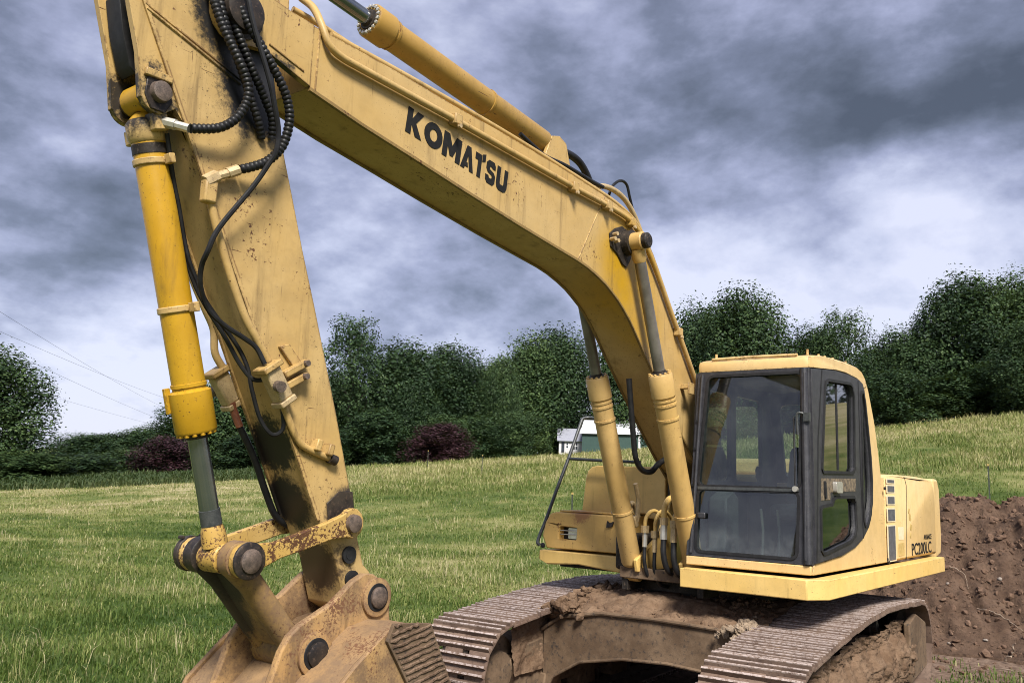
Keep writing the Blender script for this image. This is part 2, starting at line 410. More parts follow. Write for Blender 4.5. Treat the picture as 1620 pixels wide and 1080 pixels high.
M['fitting'] = simple('hose_fitting', (0.36, 0.26, 0.13), (0.48, 0.36, 0.2), 18, 0.5, 0.2, 0.2, (0.16, 0.12, 0.08))
M['silver'] = simple('bright_fitting', (0.42, 0.4, 0.36), (0.55, 0.53, 0.48), 18, 0.35, 0.6, 0.1)

def shoe_mat():
    m, N = new_mat('track_shoe_steel')
    s = N.new('ShaderNodeSeparateXYZ'); N.put(s.inputs[0], N.pos)
    gm = N.new('ShaderNodeNewGeometry'); info = N.new('ShaderNodeObjectInfo')
    wp = N.vmath('ADD', gm.outputs['Position'], (0, 0, 0))
    a = N.noise(wp, 6.0, 8, 0.65); b = N.noise(wp, 38.0, 6, 0.7)
    col = N.mix(N.ramp(a, 0.3, 0.7), (0.085, 0.052, 0.037), (0.165, 0.112, 0.082))
    col = N.mix(N.ramp(b, 0.5, 0.7), col, (0.045, 0.027, 0.018))
    col = N.mix(N.math('MULTIPLY', info.outputs['Random'], 0.25), col, (0.17, 0.105, 0.072))
    top = N.math('MULTIPLY', N.ramp(s.outputs[2], 0.024, 0.034), N.ramp(b, 0.36, 0.6))
    col = N.mix(top, col, (0.42, 0.345, 0.315))
    N.put(N.b.inputs['Base Color'], col); N.put(N.b.inputs['Roughness'], N.math('SUBTRACT', 0.72, N.math('MULTIPLY', top, 0.27)))
    N.put(N.b.inputs['Metallic'], N.math('MULTIPLY', top, 0.15))
    bump(N, b, 0.4, 0.005)
    return m
M['shoe'] = shoe_mat()
def mud_mat(name, c0, c1, c2, sc=5.0, rough=0.95, b=0.8, bd=0.03):
    m, N = new_mat(name)
    gm = N.new('ShaderNodeNewGeometry'); wp = gm.outputs['Position']
    a = N.noise(wp, sc, 9, 0.68); d = N.noise(wp, sc * 7, 7, 0.7); e = N.noise(wp, sc * 30, 4, 0.7)
    col = N.mix(N.ramp(a, 0.34, 0.66), c0, c1)
    col = N.mix(N.ramp(d, 0.5, 0.72), col, c2)
    col = N.mix(N.math('MULTIPLY', N.ramp(e, 0.6, 0.7), 0.3), col, tuple(x * 1.7 for x in c1))
    N.put(N.b.inputs['Base Color'], col); N.put(N.b.inputs['Roughness'], rough); N.put(N.b.inputs['Specular IOR Level'], 0.2)
    bump(N, N.math('ADD', N.math('MULTIPLY', a, 0.7), N.math('ADD', N.math('MULTIPLY', d, 0.45), N.math('MULTIPLY', e, 0.2))), b, bd)
    return m
M['soil'] = mud_mat('mound_soil', (0.078, 0.047, 0.031), (0.14, 0.089, 0.060), (0.042, 0.026, 0.017), 3.0, b=1.0, bd=0.09)
M['clod'] = mud_mat('soil_clod', (0.088, 0.052, 0.034), (0.155, 0.098, 0.067), (0.052, 0.031, 0.021), 4.0)
M['mud'] = mud_mat('caked_mud', (0.115, 0.070, 0.042), (0.19, 0.125, 0.08), (0.065, 0.040, 0.025), 6.0)
M['drymud'] = mud_mat('dried_pale_mud', (0.24, 0.18, 0.125), (0.33, 0.255, 0.185), (0.17, 0.12, 0.082), 9.0)
M['frame_mud'] = mud_mat('muddy_frame_steel', (0.085, 0.055, 0.034), (0.165, 0.113, 0.072), (0.026, 0.024, 0.024), 3.2, b=0.5, bd=0.01)
M['stone'] = mud_mat('pale_stone', (0.20, 0.165, 0.14), (0.29, 0.25, 0.215), (0.14, 0.105, 0.085), 9.0)
M['twig'] = mud_mat('dry_root', (0.20, 0.15, 0.11), (0.30, 0.235, 0.18), (0.12, 0.085, 0.06), 12.0, b=0.4)
M['post'] = simple('fence_post_steel', (0.03, 0.04, 0.03), (0.07, 0.08, 0.06), 9, 0.7, 0.1, 0.1)
M['wire'] = simple('power_cable', (0.06, 0.065, 0.08), (0.09, 0.095, 0.11), 2, 0.6, 0.0, 0.0)
M['swing'] = simple('greasy_black_steel', (0.012, 0.010, 0.009), (0.04, 0.032, 0.026), 8, 0.55, 0.1, 0.4, (0.1, 0.075, 0.055), 0.01)

def glass_mat(name, tint=(0.72, 0.78, 0.76), haze=0.06, hazecol=(0.5, 0.52, 0.52), low=None):
    m, N = new_mat(name)
    N.n.remove(N.b)
    tr = N.new('ShaderNodeBsdfTransparent'); N.put(tr.inputs[0], tint)
    gl = N.new('ShaderNodeBsdfGlossy'); N.put(gl.inputs['Color'], (1, 1, 1)); N.put(gl.inputs['Roughness'], 0.02)
    df = N.new('ShaderNodeBsdfDiffuse'); N.put(df.inputs['Color'], hazecol)
    fr = N.new('ShaderNodeFresnel'); N.put(fr.inputs['IOR'], 1.52); gmf = N.new('ShaderNodeNewGeometry')
    front = N.math('SUBTRACT', 1.0, gmf.outputs['Backfacing'])
    # two faces of the pane: real reflectance is about twice one face's
    mx = N.new('ShaderNodeMixShader'); N.put(mx.inputs[0], N.math('MULTIPLY', N.math('MULTIPLY', fr.outputs[0], front), 1.7, clamp=True)); N.l.new(tr.outputs[0], mx.inputs[1]); N.l.new(gl.outputs[0], mx.inputs[2])
    a = N.noise(N.pos, 3.0, 7, 0.65); b = N.noise(N.pos, 9.0, 6, 0.7, dist=1.2)
    k = N.math('MULTIPLY', N.math('ADD', N.ramp(a, 0.35, 0.75), N.math('MULTIPLY', N.ramp(b, 0.5, 0.8), 0.7)), haze)
    if low:
        s = N.new('ShaderNodeSeparateXYZ'); N.put(s.inputs[0], N.pos)
        z0, z1, amt = low
        arcn = N.math('ADD', s.outputs[2], N.math('MULTIPLY', N.math('SUBTRACT', a, 0.5), 0.35))
        k = N.math('ADD', k, N.math('MULTIPLY', N.math('SUBTRACT', 1.0, N.ramp(arcn, z0, z1)), N.math('MULTIPLY', N.ramp(b, 0.25, 0.8), amt)))
    m2 = N.new('ShaderNodeMixShader'); N.put(m2.inputs[0], k); N.l.new(mx.outputs[0], m2.inputs[1]); N.l.new(df.outputs[0], m2.inputs[2])
    N.l.new(m2.outputs[0], N.out.inputs[0])
    return m
M['glass'] = glass_mat('cab_glass', haze=0.022)
M['glass_low'] = glass_mat('dirty_lower_glass', tint=(0.66, 0.72, 0.72), haze=0.012, low=(1.42, 1.62, 0.07))
M['glass_side'] = glass_mat('tinted_side_glass', tint=(0.27, 0.33, 0.31), haze=0.015)
M['glass_house'] = simple('dark_window_glass', (0.02, 0.025, 0.03), (0.04, 0.05, 0.06), 3, 0.15, 0.0, 0.0)
M['white_wall'] = simple('white_board_siding', (0.5, 0.48, 0.5), (0.56, 0.54, 0.56), 4, 0.7, 0.0, 0.05)
M['grey_roof'] = simple('pale_grey_metal_roof', (0.25, 0.26, 0.32), (0.3, 0.31, 0.36), 4, 0.5, 0.1, 0.05)
M['white_roof'] = simple('white_metal_roof', (0.5, 0.51, 0.55), (0.56, 0.57, 0.6), 4, 0.5, 0.0, 0.05)
M['green_wall'] = simple('dark_green_metal_wall', (0.022, 0.052, 0.046), (0.03, 0.066, 0.056), 3, 0.6, 0.0, 0.05)
M['white_trim'] = simple('white_trim', (0.7, 0.7, 0.72), (0.78, 0.78, 0.8), 4, 0.6, 0.0, 0.0)

def leaf_mat(name, stops, transl=0.25, rough=0.6):
    m, N = new_mat(name)
    at = N.new('ShaderNodeAttribute', attribute_name='tint'); info = N.new('ShaderNodeObjectInfo')
    fac = N.math('ADD', at.outputs['Fac'], N.math('MULTIPLY', N.math('SUBTRACT', info.outputs['Random'], 0.5), 0.3), clamp=True)
    col = N.colramp(fac, stops)
    N.put(N.b.inputs['Base Color'], col); N.put(N.b.inputs['Roughness'], rough); N.put(N.b.inputs['Specular IOR Level'], 0.25)
    t = N.new('ShaderNodeBsdfTranslucent'); N.put(t.inputs[0], N.mix(0.5, col, (0.12, 0.17, 0.02)))
    mx = N.new('ShaderNodeMixShader'); N.put(mx.inputs[0], transl); N.l.new(N.b.outputs[0], mx.inputs[1]); N.l.new(t.outputs[0], mx.inputs[2])
    N.l.new(mx.outputs[0], N.out.inputs[0])
    return m
M['leaf'] = leaf_mat('tree_leaves', [(0.0, (0.008, 0.021, 0.010)), (0.35, (0.022, 0.047, 0.018)), (0.65, (0.048, 0.084, 0.027)), (1.0, (0.095, 0.14, 0.042))], 0.15)
M['leaf_purple'] = leaf_mat('purple_leaves', [(0.0, (0.02, 0.007, 0.011)), (0.5, (0.042, 0.016, 0.022)), (1.0, (0.085, 0.038, 0.042))], 0.1)
M['bark'] = simple('tree_bark', (0.035, 0.03, 0.026), (0.07, 0.06, 0.05), 3, 0.9, 0.0, 0.3)
M['grass'] = leaf_mat('meadow_grass', [(0.0, (0.040, 0.078, 0.013)), (0.3, (0.108, 0.158, 0.032)), (0.55, (0.215, 0.24, 0.072)), (0.78, (0.35, 0.33, 0.145)), (1.0, (0.50, 0.44, 0.26))], 0.4)
M['weeds'] = leaf_mat('edge_weeds', [(0.0, (0.022, 0.04, 0.014)), (0.5, (0.045, 0.07, 0.022)), (1.0, (0.10, 0.115, 0.045))], 0.25)
def ground_mat():
    m, N = new_mat('meadow_ground')
    gm = N.new('ShaderNodeNewGeometry'); wp = gm.outputs['Position']
    at = N.new('ShaderNodeAttribute', attribute_name='tint'); at2 = N.new('ShaderNodeAttribute', attribute_name='soil')
    a = N.noise(wp, 1.8, 8, 0.7); b = N.noise(wp, 11.0, 6, 0.7)
    fac = N.math('ADD', at.outputs['Fac'], N.math('ADD', N.math('MULTIPLY', N.math('SUBTRACT', a, 0.5), 0.5), N.math('MULTIPLY', N.math('SUBTRACT', b, 0.5), 0.35)), clamp=True)
    col = N.colramp(fac, [(0.0, (0.035, 0.06, 0.014)), (0.35, (0.085, 0.11, 0.03)), (0.6, (0.16, 0.165, 0.06)), (0.8, (0.25, 0.225, 0.11)), (1.0, (0.33, 0.285, 0.17))])
    soil = N.mix(N.ramp(b, 0.35, 0.65), (0.09, 0.058, 0.042), (0.19, 0.135, 0.10))
    sk = N.ramp(N.math('ADD', at2.outputs['Fac'], N.math('MULTIPLY', N.math('SUBTRACT', a, 0.5), 0.7)), 0.35, 0.6)
    N.put(N.b.inputs['Base Color'], N.mix(sk, col, soil)); N.put(N.b.inputs['Roughness'], 0.95); N.put(N.b.inputs['Specular IOR Level'], 0.1)
    bump(N, N.math('ADD', a, b), 0.6, 0.05)
    return m
M['ground'] = ground_mat()

# ------------------------------------------------------------------ terrain
VA, VB = VNoise(1), VNoise(2)
TK = np.array([0.30279, 0.19147, 0.03027, -0.07938, -0.04507])
def ground(x, y, rough=True):
    x = np.asarray(x, float); y = np.asarray(y, float)
    X = np.clip(-x - 6.0, 0, 170); yy = np.clip(y, -90, 15) / 50; e = X * X / (X + 25.0)
    h = -0.08 + TK[0] * e + TK[1] * e * yy + TK[2] * e * yy * yy + TK[3] * e * X / 50 + TK[4] * e * X / 50 * yy
    h = np.maximum(h, -0.08 - 0.02 * np.hypot(x, y) * 0)
    if rough:
        h = h + (VA(x, y, 0.35, 4) - 0.5) * 0.12 + (VB(x, y, 0.05, 3) - 0.5) * 0.25 * np.clip((np.hypot(x, y) - 8) / 30, 0, 1)
    return h
def dryness(x, y):
    """0 lush green .. 1 straw; taller dry grass on the far slope"""
    n = VB(x, y, 0.14, 4) * 0.45 + VA(x, y, 0.8, 4) * 0.55
    dist = np.hypot(np.asarray(x) - 2, np.asarray(y) - 0)
    base = 0.17 + 0.60 * np.clip((dist - 24) / 30, 0, 1) * np.clip((np.asarray(y) + 66) / 30, 0, 1)
    return np.clip(base + 0.12 + (n - 0.5) * 1.55, 0, 1)
def mound_h(x, y):
    """spoil heap behind the machine"""
    x = np.asarray(x, float); y = np.asarray(y, float)
    cx = -7.6 + 0.10 * (y - 1) + (VA(y, y * 0, 0.6, 3) - 0.5) * 0.8
    t = (x - cx)
    prof = np.where(t > 0, np.clip(1 - t / 3.4, 0, 1), np.clip(1 + t / 3.2, 0, 1))
    prof = prof * prof * (3 - 2 * prof) * 0.5 + prof * 0.5
    ends = np.clip((y + 4.2) / 2.6, 0, 1) * np.clip((5.6 - y) / 2.6, 0, 1)
    h = 1.9 * prof * ends * ends * (3 - 2 * ends)
    return h * (0.9 + 0.2 * VB(x, y, 0.5, 3)) + np.where(h > 0.02, 1, 0) * ((VA(x * 0.8 + y * 0.5, y - x * 0.4, 1.5, 5) - 0.5) * 0.55 + (VB(x * 0.5 + y * 0.6, y * 2.0 - x * 1.2, 3.2, 4) - 0.5) * 0.26) * np.clip(h * 2.5, 0, 1)
gx = np.unique(np.concatenate([np.linspace(-700, -150, 40), np.linspace(-150, -30, 90), np.linspace(-30, 14, 130), np.linspace(14, 300, 40)]))
gy = np.unique(np.concatenate([np.linspace(-700, -130, 40), np.linspace(-130, -35, 75), np.linspace(-35, 14, 140), np.linspace(14, 60, 30), np.linspace(60, 400, 30)]))
GX, GY = np.meshgrid(gx, gy, indexing='ij'); GZ = ground(GX, GY)
nx, ny = GX.shape
I = (np.arange(nx - 1)[:, None] * ny + np.arange(ny - 1)[None, :]).ravel()
F = np.stack([I, I + ny, I + ny + 1, I + 1], 1)
V = np.stack([GX.ravel(), GY.ravel(), GZ.ravel()], 1)
gme = fast_mesh('field', V, F, M['ground'], dryness(GX, GY).ravel(), True)
soil = np.exp(-(np.maximum(0, np.abs(GX + 0.4) - 3.2) ** 2) / 1.6) * np.exp(-(np.maximum(0, np.abs(GY) - 1.9) ** 2) / 0.8)
soil = np.maximum(soil, np.clip(1.3 - np.hypot((GX + 5.5) / 3.2, (GY - 2.6) / 5.0), 0, 1))
at = gme.attributes.new('soil', 'FLOAT', 'POINT'); at.data.foreach_set('value', soil.astype(np.float32).ravel())
tag(link('field', gme, None), kind='structure')

# spoil heap -------------------------------------------------------------------
mx_ = np.linspace(-11.5, -3.6, 200); my_ = np.linspace(-4.6, 9.4, 330)
MX, MY = np.meshgrid(mx_, my_, indexing='ij'); MH = mound_h(MX, MY)
MZ = ground(MX, MY) + np.where(MH > 0.02, MH, -0.12)
nx, ny = MX.shape
I = (np.arange(nx - 1)[:, None] * ny + np.arange(ny - 1)[None, :]).ravel()
F = np.stack([I, I + ny, I + ny + 1, I + 1], 1); keep = (MH.ravel()[F] > -1).any(1)
tag(link('dirt_mound', fast_mesh('dirt_mound', np.stack([MX.ravel(), MY.ravel(), MZ.ravel()], 1), F[keep], M['soil'], None, True), None),
    'heap of freshly dug dark brown soil behind the excavator', 'dirt mound')
def lump(rng, r, sub=1, jag=0.35):
    bm = bmesh.new(); bmesh.ops.create_icosphere(bm, subdivisions=sub, radius=1.0)
    vs = np.array([v.co[:] for v in bm.verts]); fs = np.array([[v.index for v in f.verts] for f in bm.faces]); bm.free()
    vs = vs * (1 + (rng.random((len(vs), 1)) - 0.5) * 2 * jag) * np.array([1, 0.75 + 0.4 * rng.random(), 0.55 + 0.3 * rng.random()]) * r
    return vs, fs
def scatter_lumps(name, P, R, mat, sub=1, seed=3):
    rng = np.random.default_rng(seed); Vs = []; Fs = []; o = 0
    for p, r in zip(P, R):
        v, f = lump(rng, r, sub); q = Quaternion(Vector(rng.normal(size=3)).normalized(), rng.random() * 6.28).to_matrix()
        v = v @ np.array(q).T + p; Vs.append(v); Fs.append(f + o); o += len(v)
    return fast_mesh(name, np.concatenate(Vs), np.concatenate(Fs), mat)
P = []; R = []
while len(P) < 11000:
    x, y = RNG.uniform(-8.6, -2.7), RNG.uniform(-4.4, 5.2)
    hh = float(mound_h(x, y))
    if hh < 0.03 and (RNG.random() > 0.16 or x > -3.0): continue
    r = 0.007 + 0.05 * RNG.random() ** 5.0
    P.append((x, y, float(ground(x, y)) + max(hh, 0) + r * 0.2)); R.append(r)
tag(link('soil_clods', scatter_lumps('soil_clods', np.array(P), R, M['clod'], 1, 4), None), 'loose clods of brown soil strewn over the dirt mound', 'soil clods', kind='stuff')

# stones and roots lying on the heap: separate things
stone_spots = [(-5.9, 1.35, 0.035), (-5.25, 1.75, 0.03), (-4.75, 1.35, 0.026), (-5.6, 0.75, 0.026), (-5.1, 2.25, 0.03), (-4.55, 2.0, 0.024), (-6.4, 1.7, 0.035), (-4.6, 0.95, 0.022)]
stone_labels = ['pale stone high on the heap, nearest its crest', 'pale stone in the middle of the heap right of the forked root', 'pale stone just below the forked root', 'pale stone close behind the rear cover', 'rightmost pale stone halfway up the heap', 'small pale stone low on the heap right of the upright root', 'pale stone on the upper right of the heap', 'small pale stone at the foot of the heap near the track']
for i, (x, y, r) in enumerate(stone_spots):
    rng = np.random.default_rng(30 + i); v, f = lump(rng, r, 2, 0.14)
    o = link('stone', fast_mesh('stone', v, f, M['stone'], None, True), None); o.location = (x, y, float(ground(x, y) + max(0, mound_h(x, y))) + r * 0.4)
    tag(o, stone_labels[i], 'stone', 'pale stones on the dirt mound')
def root_on_mound(pts, r, label, group=None):
    path = []
    for (x, y, dz) in pts: path.append((x, y, float(ground(x, y) + max(0, mound_h(x, y))) + dz))
    sp = smooth_path(path, 6); n = len(sp); rk = random.Random(n + int(r * 1e4))
    sp = [q + Vector((rk.uniform(-1, 1), rk.uniform(-1, 1), rk.uniform(-1, 1))) * r * 0.8 for q in sp]
    o = MB().tube(sp, [r * 0.7 * (1 - 0.75 * i / n) * rk.uniform(0.8, 1.2) for i in range(n)], 6).build('root', M['twig']); tag(o, label, 'root', group)
root_on_mound([(-4.35, 1.62, 0.03), (-4.3, 1.72, 0.14), (-4.25, 1.76, 0.28)], 0.022, 'short thick pale broken root sticking up from the soil')
root_on_mound([(-5.35, 1.15, 0.04), (-5.2, 1.35, 0.07), (-5.15, 1.55, 0.03), (-4.95, 1.75, 0.05)], 0.014, 'long thin forked pale root across the middle of the heap')
root_on_mound([(-5.9, 0.72, 0.03), (-5.85, 0.9, 0.08), (-5.7, 1.0, 0.03)], 0.012, 'thin root near the top of the heap behind the engine cover')
root_on_mound([(-4.3, 0.55, 0.02), (-4.1, 0.7, 0.1), (-3.8, 0.85, 0.02)], 0.011, 'curved pale root beside the back end of the near track')
root_on_mound([(-3.7, 1.6, 0.02), (-3.6, 1.95, 0.05), (-3.75, 2.3, 0.02)], 0.012, 'flat pale root on the ground at the foot of the heap')

# ------------------------------------------------------------------ trees
def crown_mesh(name, seed, mat, airy=False, n_leaf=15000, leaf=0.03, lobes=26, squat=1.0, low=0.06):
    """crown in a unit box: radius 0.5, z 0..1, made of leaf-sized faces spread through many lobes"""
    rng = np.random.default_rng(seed); C = []; Rr = []
    for i in range(lobes):
        t = (i + 0.5) / lobes
        z = low + 0.12 + (0.93 - low - 0.12) * t ** 0.85
        prof = math.sin(math.pi * min(1, (0.16 + 0.84 * (z - low) / (1 - low)))) ** 0.55
        a = i * 2.399 + rng.random() * 0.9; rad = 0.36 * prof * math.sqrt(rng.random() * 0.75 + 0.25)
        C.append((math.cos(a) * rad, math.sin(a) * rad, z)); Rr.append((0.10 + 0.10 * rng.random()) * (0.8 if airy else 1.12))
    C.append((0.03 * rng.normal(), 0.03 * rng.normal(), 0.90)); Rr.append(0.10)
    C.append((0.0, 0.0, 0.5)); Rr.append(0.20)
    C = np.array(C); Rr = np.array(Rr); w = Rr ** 2; w /= w.sum()
    k = rng.choice(len(C), n_leaf, p=w); dv = rng.normal(size=(n_leaf, 3)); dv /= np.linalg.norm(dv, axis=1)[:, None]
    rad = Rr[k] * (1 - 0.55 * rng.random(n_leaf) ** (1.4 if airy else 2.0)) * (1 + 0.28 * rng.random(n_leaf) ** 3)
    # twig-scale clumping: leaves gather along small sprays
    g = np.round(dv * 3.2 + C[k] * 9) ; jit = np.modf(np.sin(g @ np.array([12.9, 78.2, 37.7])) * 43758.5)[0]
    rad = rad * (1 + 0.22 * jit)
    p = C[k] + dv * rad[:, None] * np.array([1, 1, 0.86])
    keep = (p[:, 2] > low * 0.5) & ((jit > (-0.36 if airy else -0.8)))
    p = p[keep]; dv = dv[keep]; jit = jit[keep]; n = len(p)
    nr = dv + rng.normal(size=(n, 3)) * 0.42 + np.array([0, 0, 0.45]); nr /= np.linalg.norm(nr, axis=1)[:, None]
    t = np.cross(nr, rng.normal(size=(n, 3))); t /= np.linalg.norm(t, axis=1)[:, None]; b = np.cross(nr, t)
    L = leaf * (0.6 + 0.9 * rng.random(n))[:, None]; Wd = L * (0.5 + 0.25 * rng.random((n, 1)))
    sq = np.array([1, 1, 0.62]); t = t * sq; b = b * sq; nr = nr * sq
    V = np.stack([p - t * L * 0.5, p + b * Wd * 0.5 - nr * L * 0.12, p + t * L * 0.5 - nr * L * 0.3, p - b * Wd * 0.5 - nr * L * 0.12], 1).reshape(-1, 3)
    F = np.arange(4 * n).reshape(-1, 4)
    lob = rng.random(len(C))[k[keep]]
    tint = np.clip(0.40 + 0.13 * rng.normal(size=n) + 0.12 * jit + 0.34 * (lob - 0.5), 0, 1)
    return fast_mesh(name, V, F, mat, np.repeat(tint, 4))
def trunk_mesh(name, seed, low=0.06, spread=0.3):
    rng = random.Random(seed); m = MB(); top = 0.85
    sp = [(0.012 * rng.uniform(-1, 1) * i, 0.012 * rng.uniform(-1, 1) * i, top * i / 6) for i in range(7)]
    m.tube(sp, [0.024 * (1 - 0.8 * i / 6) + 0.002 for i in range(7)], 8)
    for i in range(11):
        z = 0.18 + 0.06 * i; a = i * 2.4 + rng.random(); q = sp[min(6, int(z / top * 6))]
        L = spread * (1.1 - z * 0.7) * rng.uniform(0.8, 1.2); e = (q[0] + math.cos(a) * L, q[1] + math.sin(a) * L, z + L * 0.75)
        mid = (q[0] + math.cos(a) * L * 0.5, q[1] + math.sin(a) * L * 0.5, z + L * 0.25)
        m.tube([(q[0], q[1], z), mid, e], [0.010, 0.007, 0.002], 5)
    return m.mesh(name)
dense = [crown_mesh('crown', 11 + i, M['leaf'], False, 40000, 0.0255, 40 + 5 * i, low=0.0) for i in range(5)]
airy = [crown_mesh('crown', 31 + i, M['leaf'], True, 21000, 0.024, 30, low=0.08) for i in range(3)]
under = [crown_mesh('crown', 51 + i, M['leaf'], False, 26000, 0.033, 22, low=-0.08) for i in range(3)]
purple = [crown_mesh('crown', 71 + i, M['leaf_purple'], False, 15000, 0.035, 26, low=-0.12) for i in range(2)]
trunks = [trunk_mesh('trunk', 90 + i) for i in range(3)]
for t in trunks: t.materials.append(M['bark'])
tree_list = [  # x, y, height, width, kind, label
 (-22.8, -75.2, 10.4, 9.6, 'd', 'rounded dark green tree at the left edge of the photo, its right side sloping down'),
 (-17.2, -75.9, 11.0, 10.0, 'd', 'dark tree cut off by the left frame edge beside the rounded one'),
 (-48.4, -107.7, 4.5, 12.0, 'd', 'low far tree right of the rounded left-hand tree'),
 (-50.6, -103.2, 4.7, 11.0, 'd', 'low far tree between the left-hand tree and the bucket cylinder'),
 (-52.8, -99.6, 5.4, 11.0, 'd', 'low far tree just left of the bucket cylinder rod'),
 (-50.9, -89.0, 8.2, 11.0, 'd', 'dark tree hidden mostly behind the bucket cylinder head'),
 (-48.8, -78.4, 10.2, 10.0, 'd', 'dark tree showing between the bucket cylinder and the arm'),
 (-51.2, -74.2, 10.4, 9.0, 'd', 'dark tree hidden behind the lower arm'),
 (-53.0, -65.0, 15.1, 8.6, 'a', 'tallest thin-crowned tree right of the arm, sky showing through its trunk'),
 (-59.9, -64.0, 12.6, 10.8, 'd', 'broad tree second right of the arm'),
 (-65.8, -63.5, 12.8, 9.4, 'd', 'tree with a pointed top above the purple bush'),
 (-71.6, -63.0, 11.4, 9.6, 'd', 'lower tree in the dip of the treeline under the boom'),
 (-68.2, -57.7, 11.3, 4.8, 'd', 'slim tree with a small round tuft on top in the treeline dip'),
 (-99.8, -77.2, 18.6, 12.5, 'd', 'loose crowned tree left of the far boom cylinder'),
 (-105.0, -75.3, 19.8, 12.5, 'd', 'tall full tree left of the far boom cylinder rod'),
 (-106.0, -63.0, 21.5, 12.0, 'd', 'tall dark tree behind the far boom cylinder rod'),
 (-111.0, -59.5, 19.0, 12.0, 'd', 'dark tree behind the green barn'),
 (-109.0, -52.0, 20.0, 11.0, 'd', 'dark tree behind the boom foot'),
 (-71.1, -34.5, 13.4, 8.4, 'd', 'left half of the big tree pair above the cab roof'),
 (-69.0, -29.5, 13.5, 8.8, 'd', 'tallest broad tree above the cab roof, right of the boom'),
 (-73.0, -24.5, 9.8, 7.0, 'd', 'low tree behind the right corner of the cab roof'),
 (-70.0, -20.8, 10.5, 6.2, 'a', 'open crowned tree with gaps above the right cab roof'),
 (-68.8, -18.0, 6.8, 5.6, 'd', 'small dark tree right of the cab rear pillar'),
 (-69.5, -15.5, 7.8, 6.6, 'd', 'middling tree between the open crowned tree and the tall right group'),
 (-73.8, -14.8, 9.3, 5.6, 'a', 'loose tree at the left shoulder of the tall right group'),
 (-72.4, -11.6, 11.6, 8.4, 'd', 'tallest dense tree of the right-hand group'),
 (-74.9, -8.4, 11.2, 7.0, 'd', 'dense tree at the right edge of the photo'),
 (-73.4, -4.4, 10.5, 8.2, 'd', 'dense tree cut off by the right frame edge'),
 (-65.2, -5.9, 6.4, 5.6, 'd', 'lower tree in front of the right-hand group at the frame edge'),
 (-57.5, -60.7, 8.4, 6.6, 'd', 'lower bushy tree in front of the broad tree right of the arm'),
 (-56.0, -70.5, 9.6, 9.0, 'd', 'dark tree directly behind the arm'),
 (-75.5, -40.0, 12.2, 8.0, 'd', 'dark tree right behind the upper boom leg')]
def place_tree(x, y, h, w, crowns, label, cat='tree', group='trees along the far edge of the field', name='broadleaf_tree', tr=None, i=0, sink=0.25):
    z = float(ground(x, y, False)) - sink
    root = empty(name, (x, y, z)); root.rotation_euler = (0, 0, (i * 1.37) % 6.28); root.scale = (w * 1.12, w * 1.12, h * 1.03)
    tag(root, label, cat, group)
    link('crown', crowns[i % len(crowns)], None, root)
    if tr: link('trunk', tr[i % len(tr)], None, root)
for i, (x, y, h, w, k, lab) in enumerate(tree_list):
    place_tree(x, y, h, w, dense if k == 'd' else airy, lab, tr=trunks, i=i)
shrubs = [(-63.4, -14.9, 4.4, 5.6, 'pale green bush at the foot of the trees right of the cab'), (-67.4, -22.5, 4.4, 7.2, 'bush seen just over the cab roof corner'),
 (-68.1, -12.3, 3.8, 7.2, 'bush under the tallest dense tree of the right-hand group'), (-68.8, -8.9, 4.2, 6.6, 'bush under the trees at the right frame edge'),
 (-62.6, -51.6, 4.6, 4.6, 'lighter green bush left of the white shed'), (-63.8, -56.7, 5.0, 7.4, 'bush right beside the purple bush'),
 (-52.0, -60.5, 5.6, 7.4, 'bush right of the lower arm'), (-47.1, -62.1, 4.6, 5.4, 'low bush touching the right side of the arm'),
 (-44.5, -69.3, 3.8, 7.4, 'bush between the bucket cylinder rod and the arm'),
 (-70.2, -26.4, 5.2, 6.4, 'bush behind the left cab roof corner'), (-38.5, -80.0, 2.6, 8.0, 'low bush left of the darker purple bush'), (-30.0, -76.0, 2.4, 9.0, 'low bush right of the rounded left-hand tree'),
 (-24.0, -70.0, 2.4, 8.0, 'low bush at the foot of the rounded left-hand tree'), (-57.5, -55.6, 4.6, 6.0, 'bush left of the purple bush'), (-69.0, -54.4, 5.4, 5.0, 'bush touching the left wall of the white shed')]
for i, (x, y, h, w, lab) in enumerate(shrubs):
    place_tree(x, y, h, w, under, lab, 'bush', 'bushes under the treeline', 'green_bush', None, i, 0.35)
place_tree(-53.7, -53.1, 4.0, 7.2, purple, 'broad dome-shaped purple-leaved bush in front of the treeline under the boom', 'bush', None, 'purple_bush', None, 0, 0.3)
place_tree(-36.0, -70.1, 3.6, 6.2, purple, 'smaller dark purple-leaved bush left of the bucket cylinder rod', 'bush', None, 'purple_bush', None, 1, 0.3)

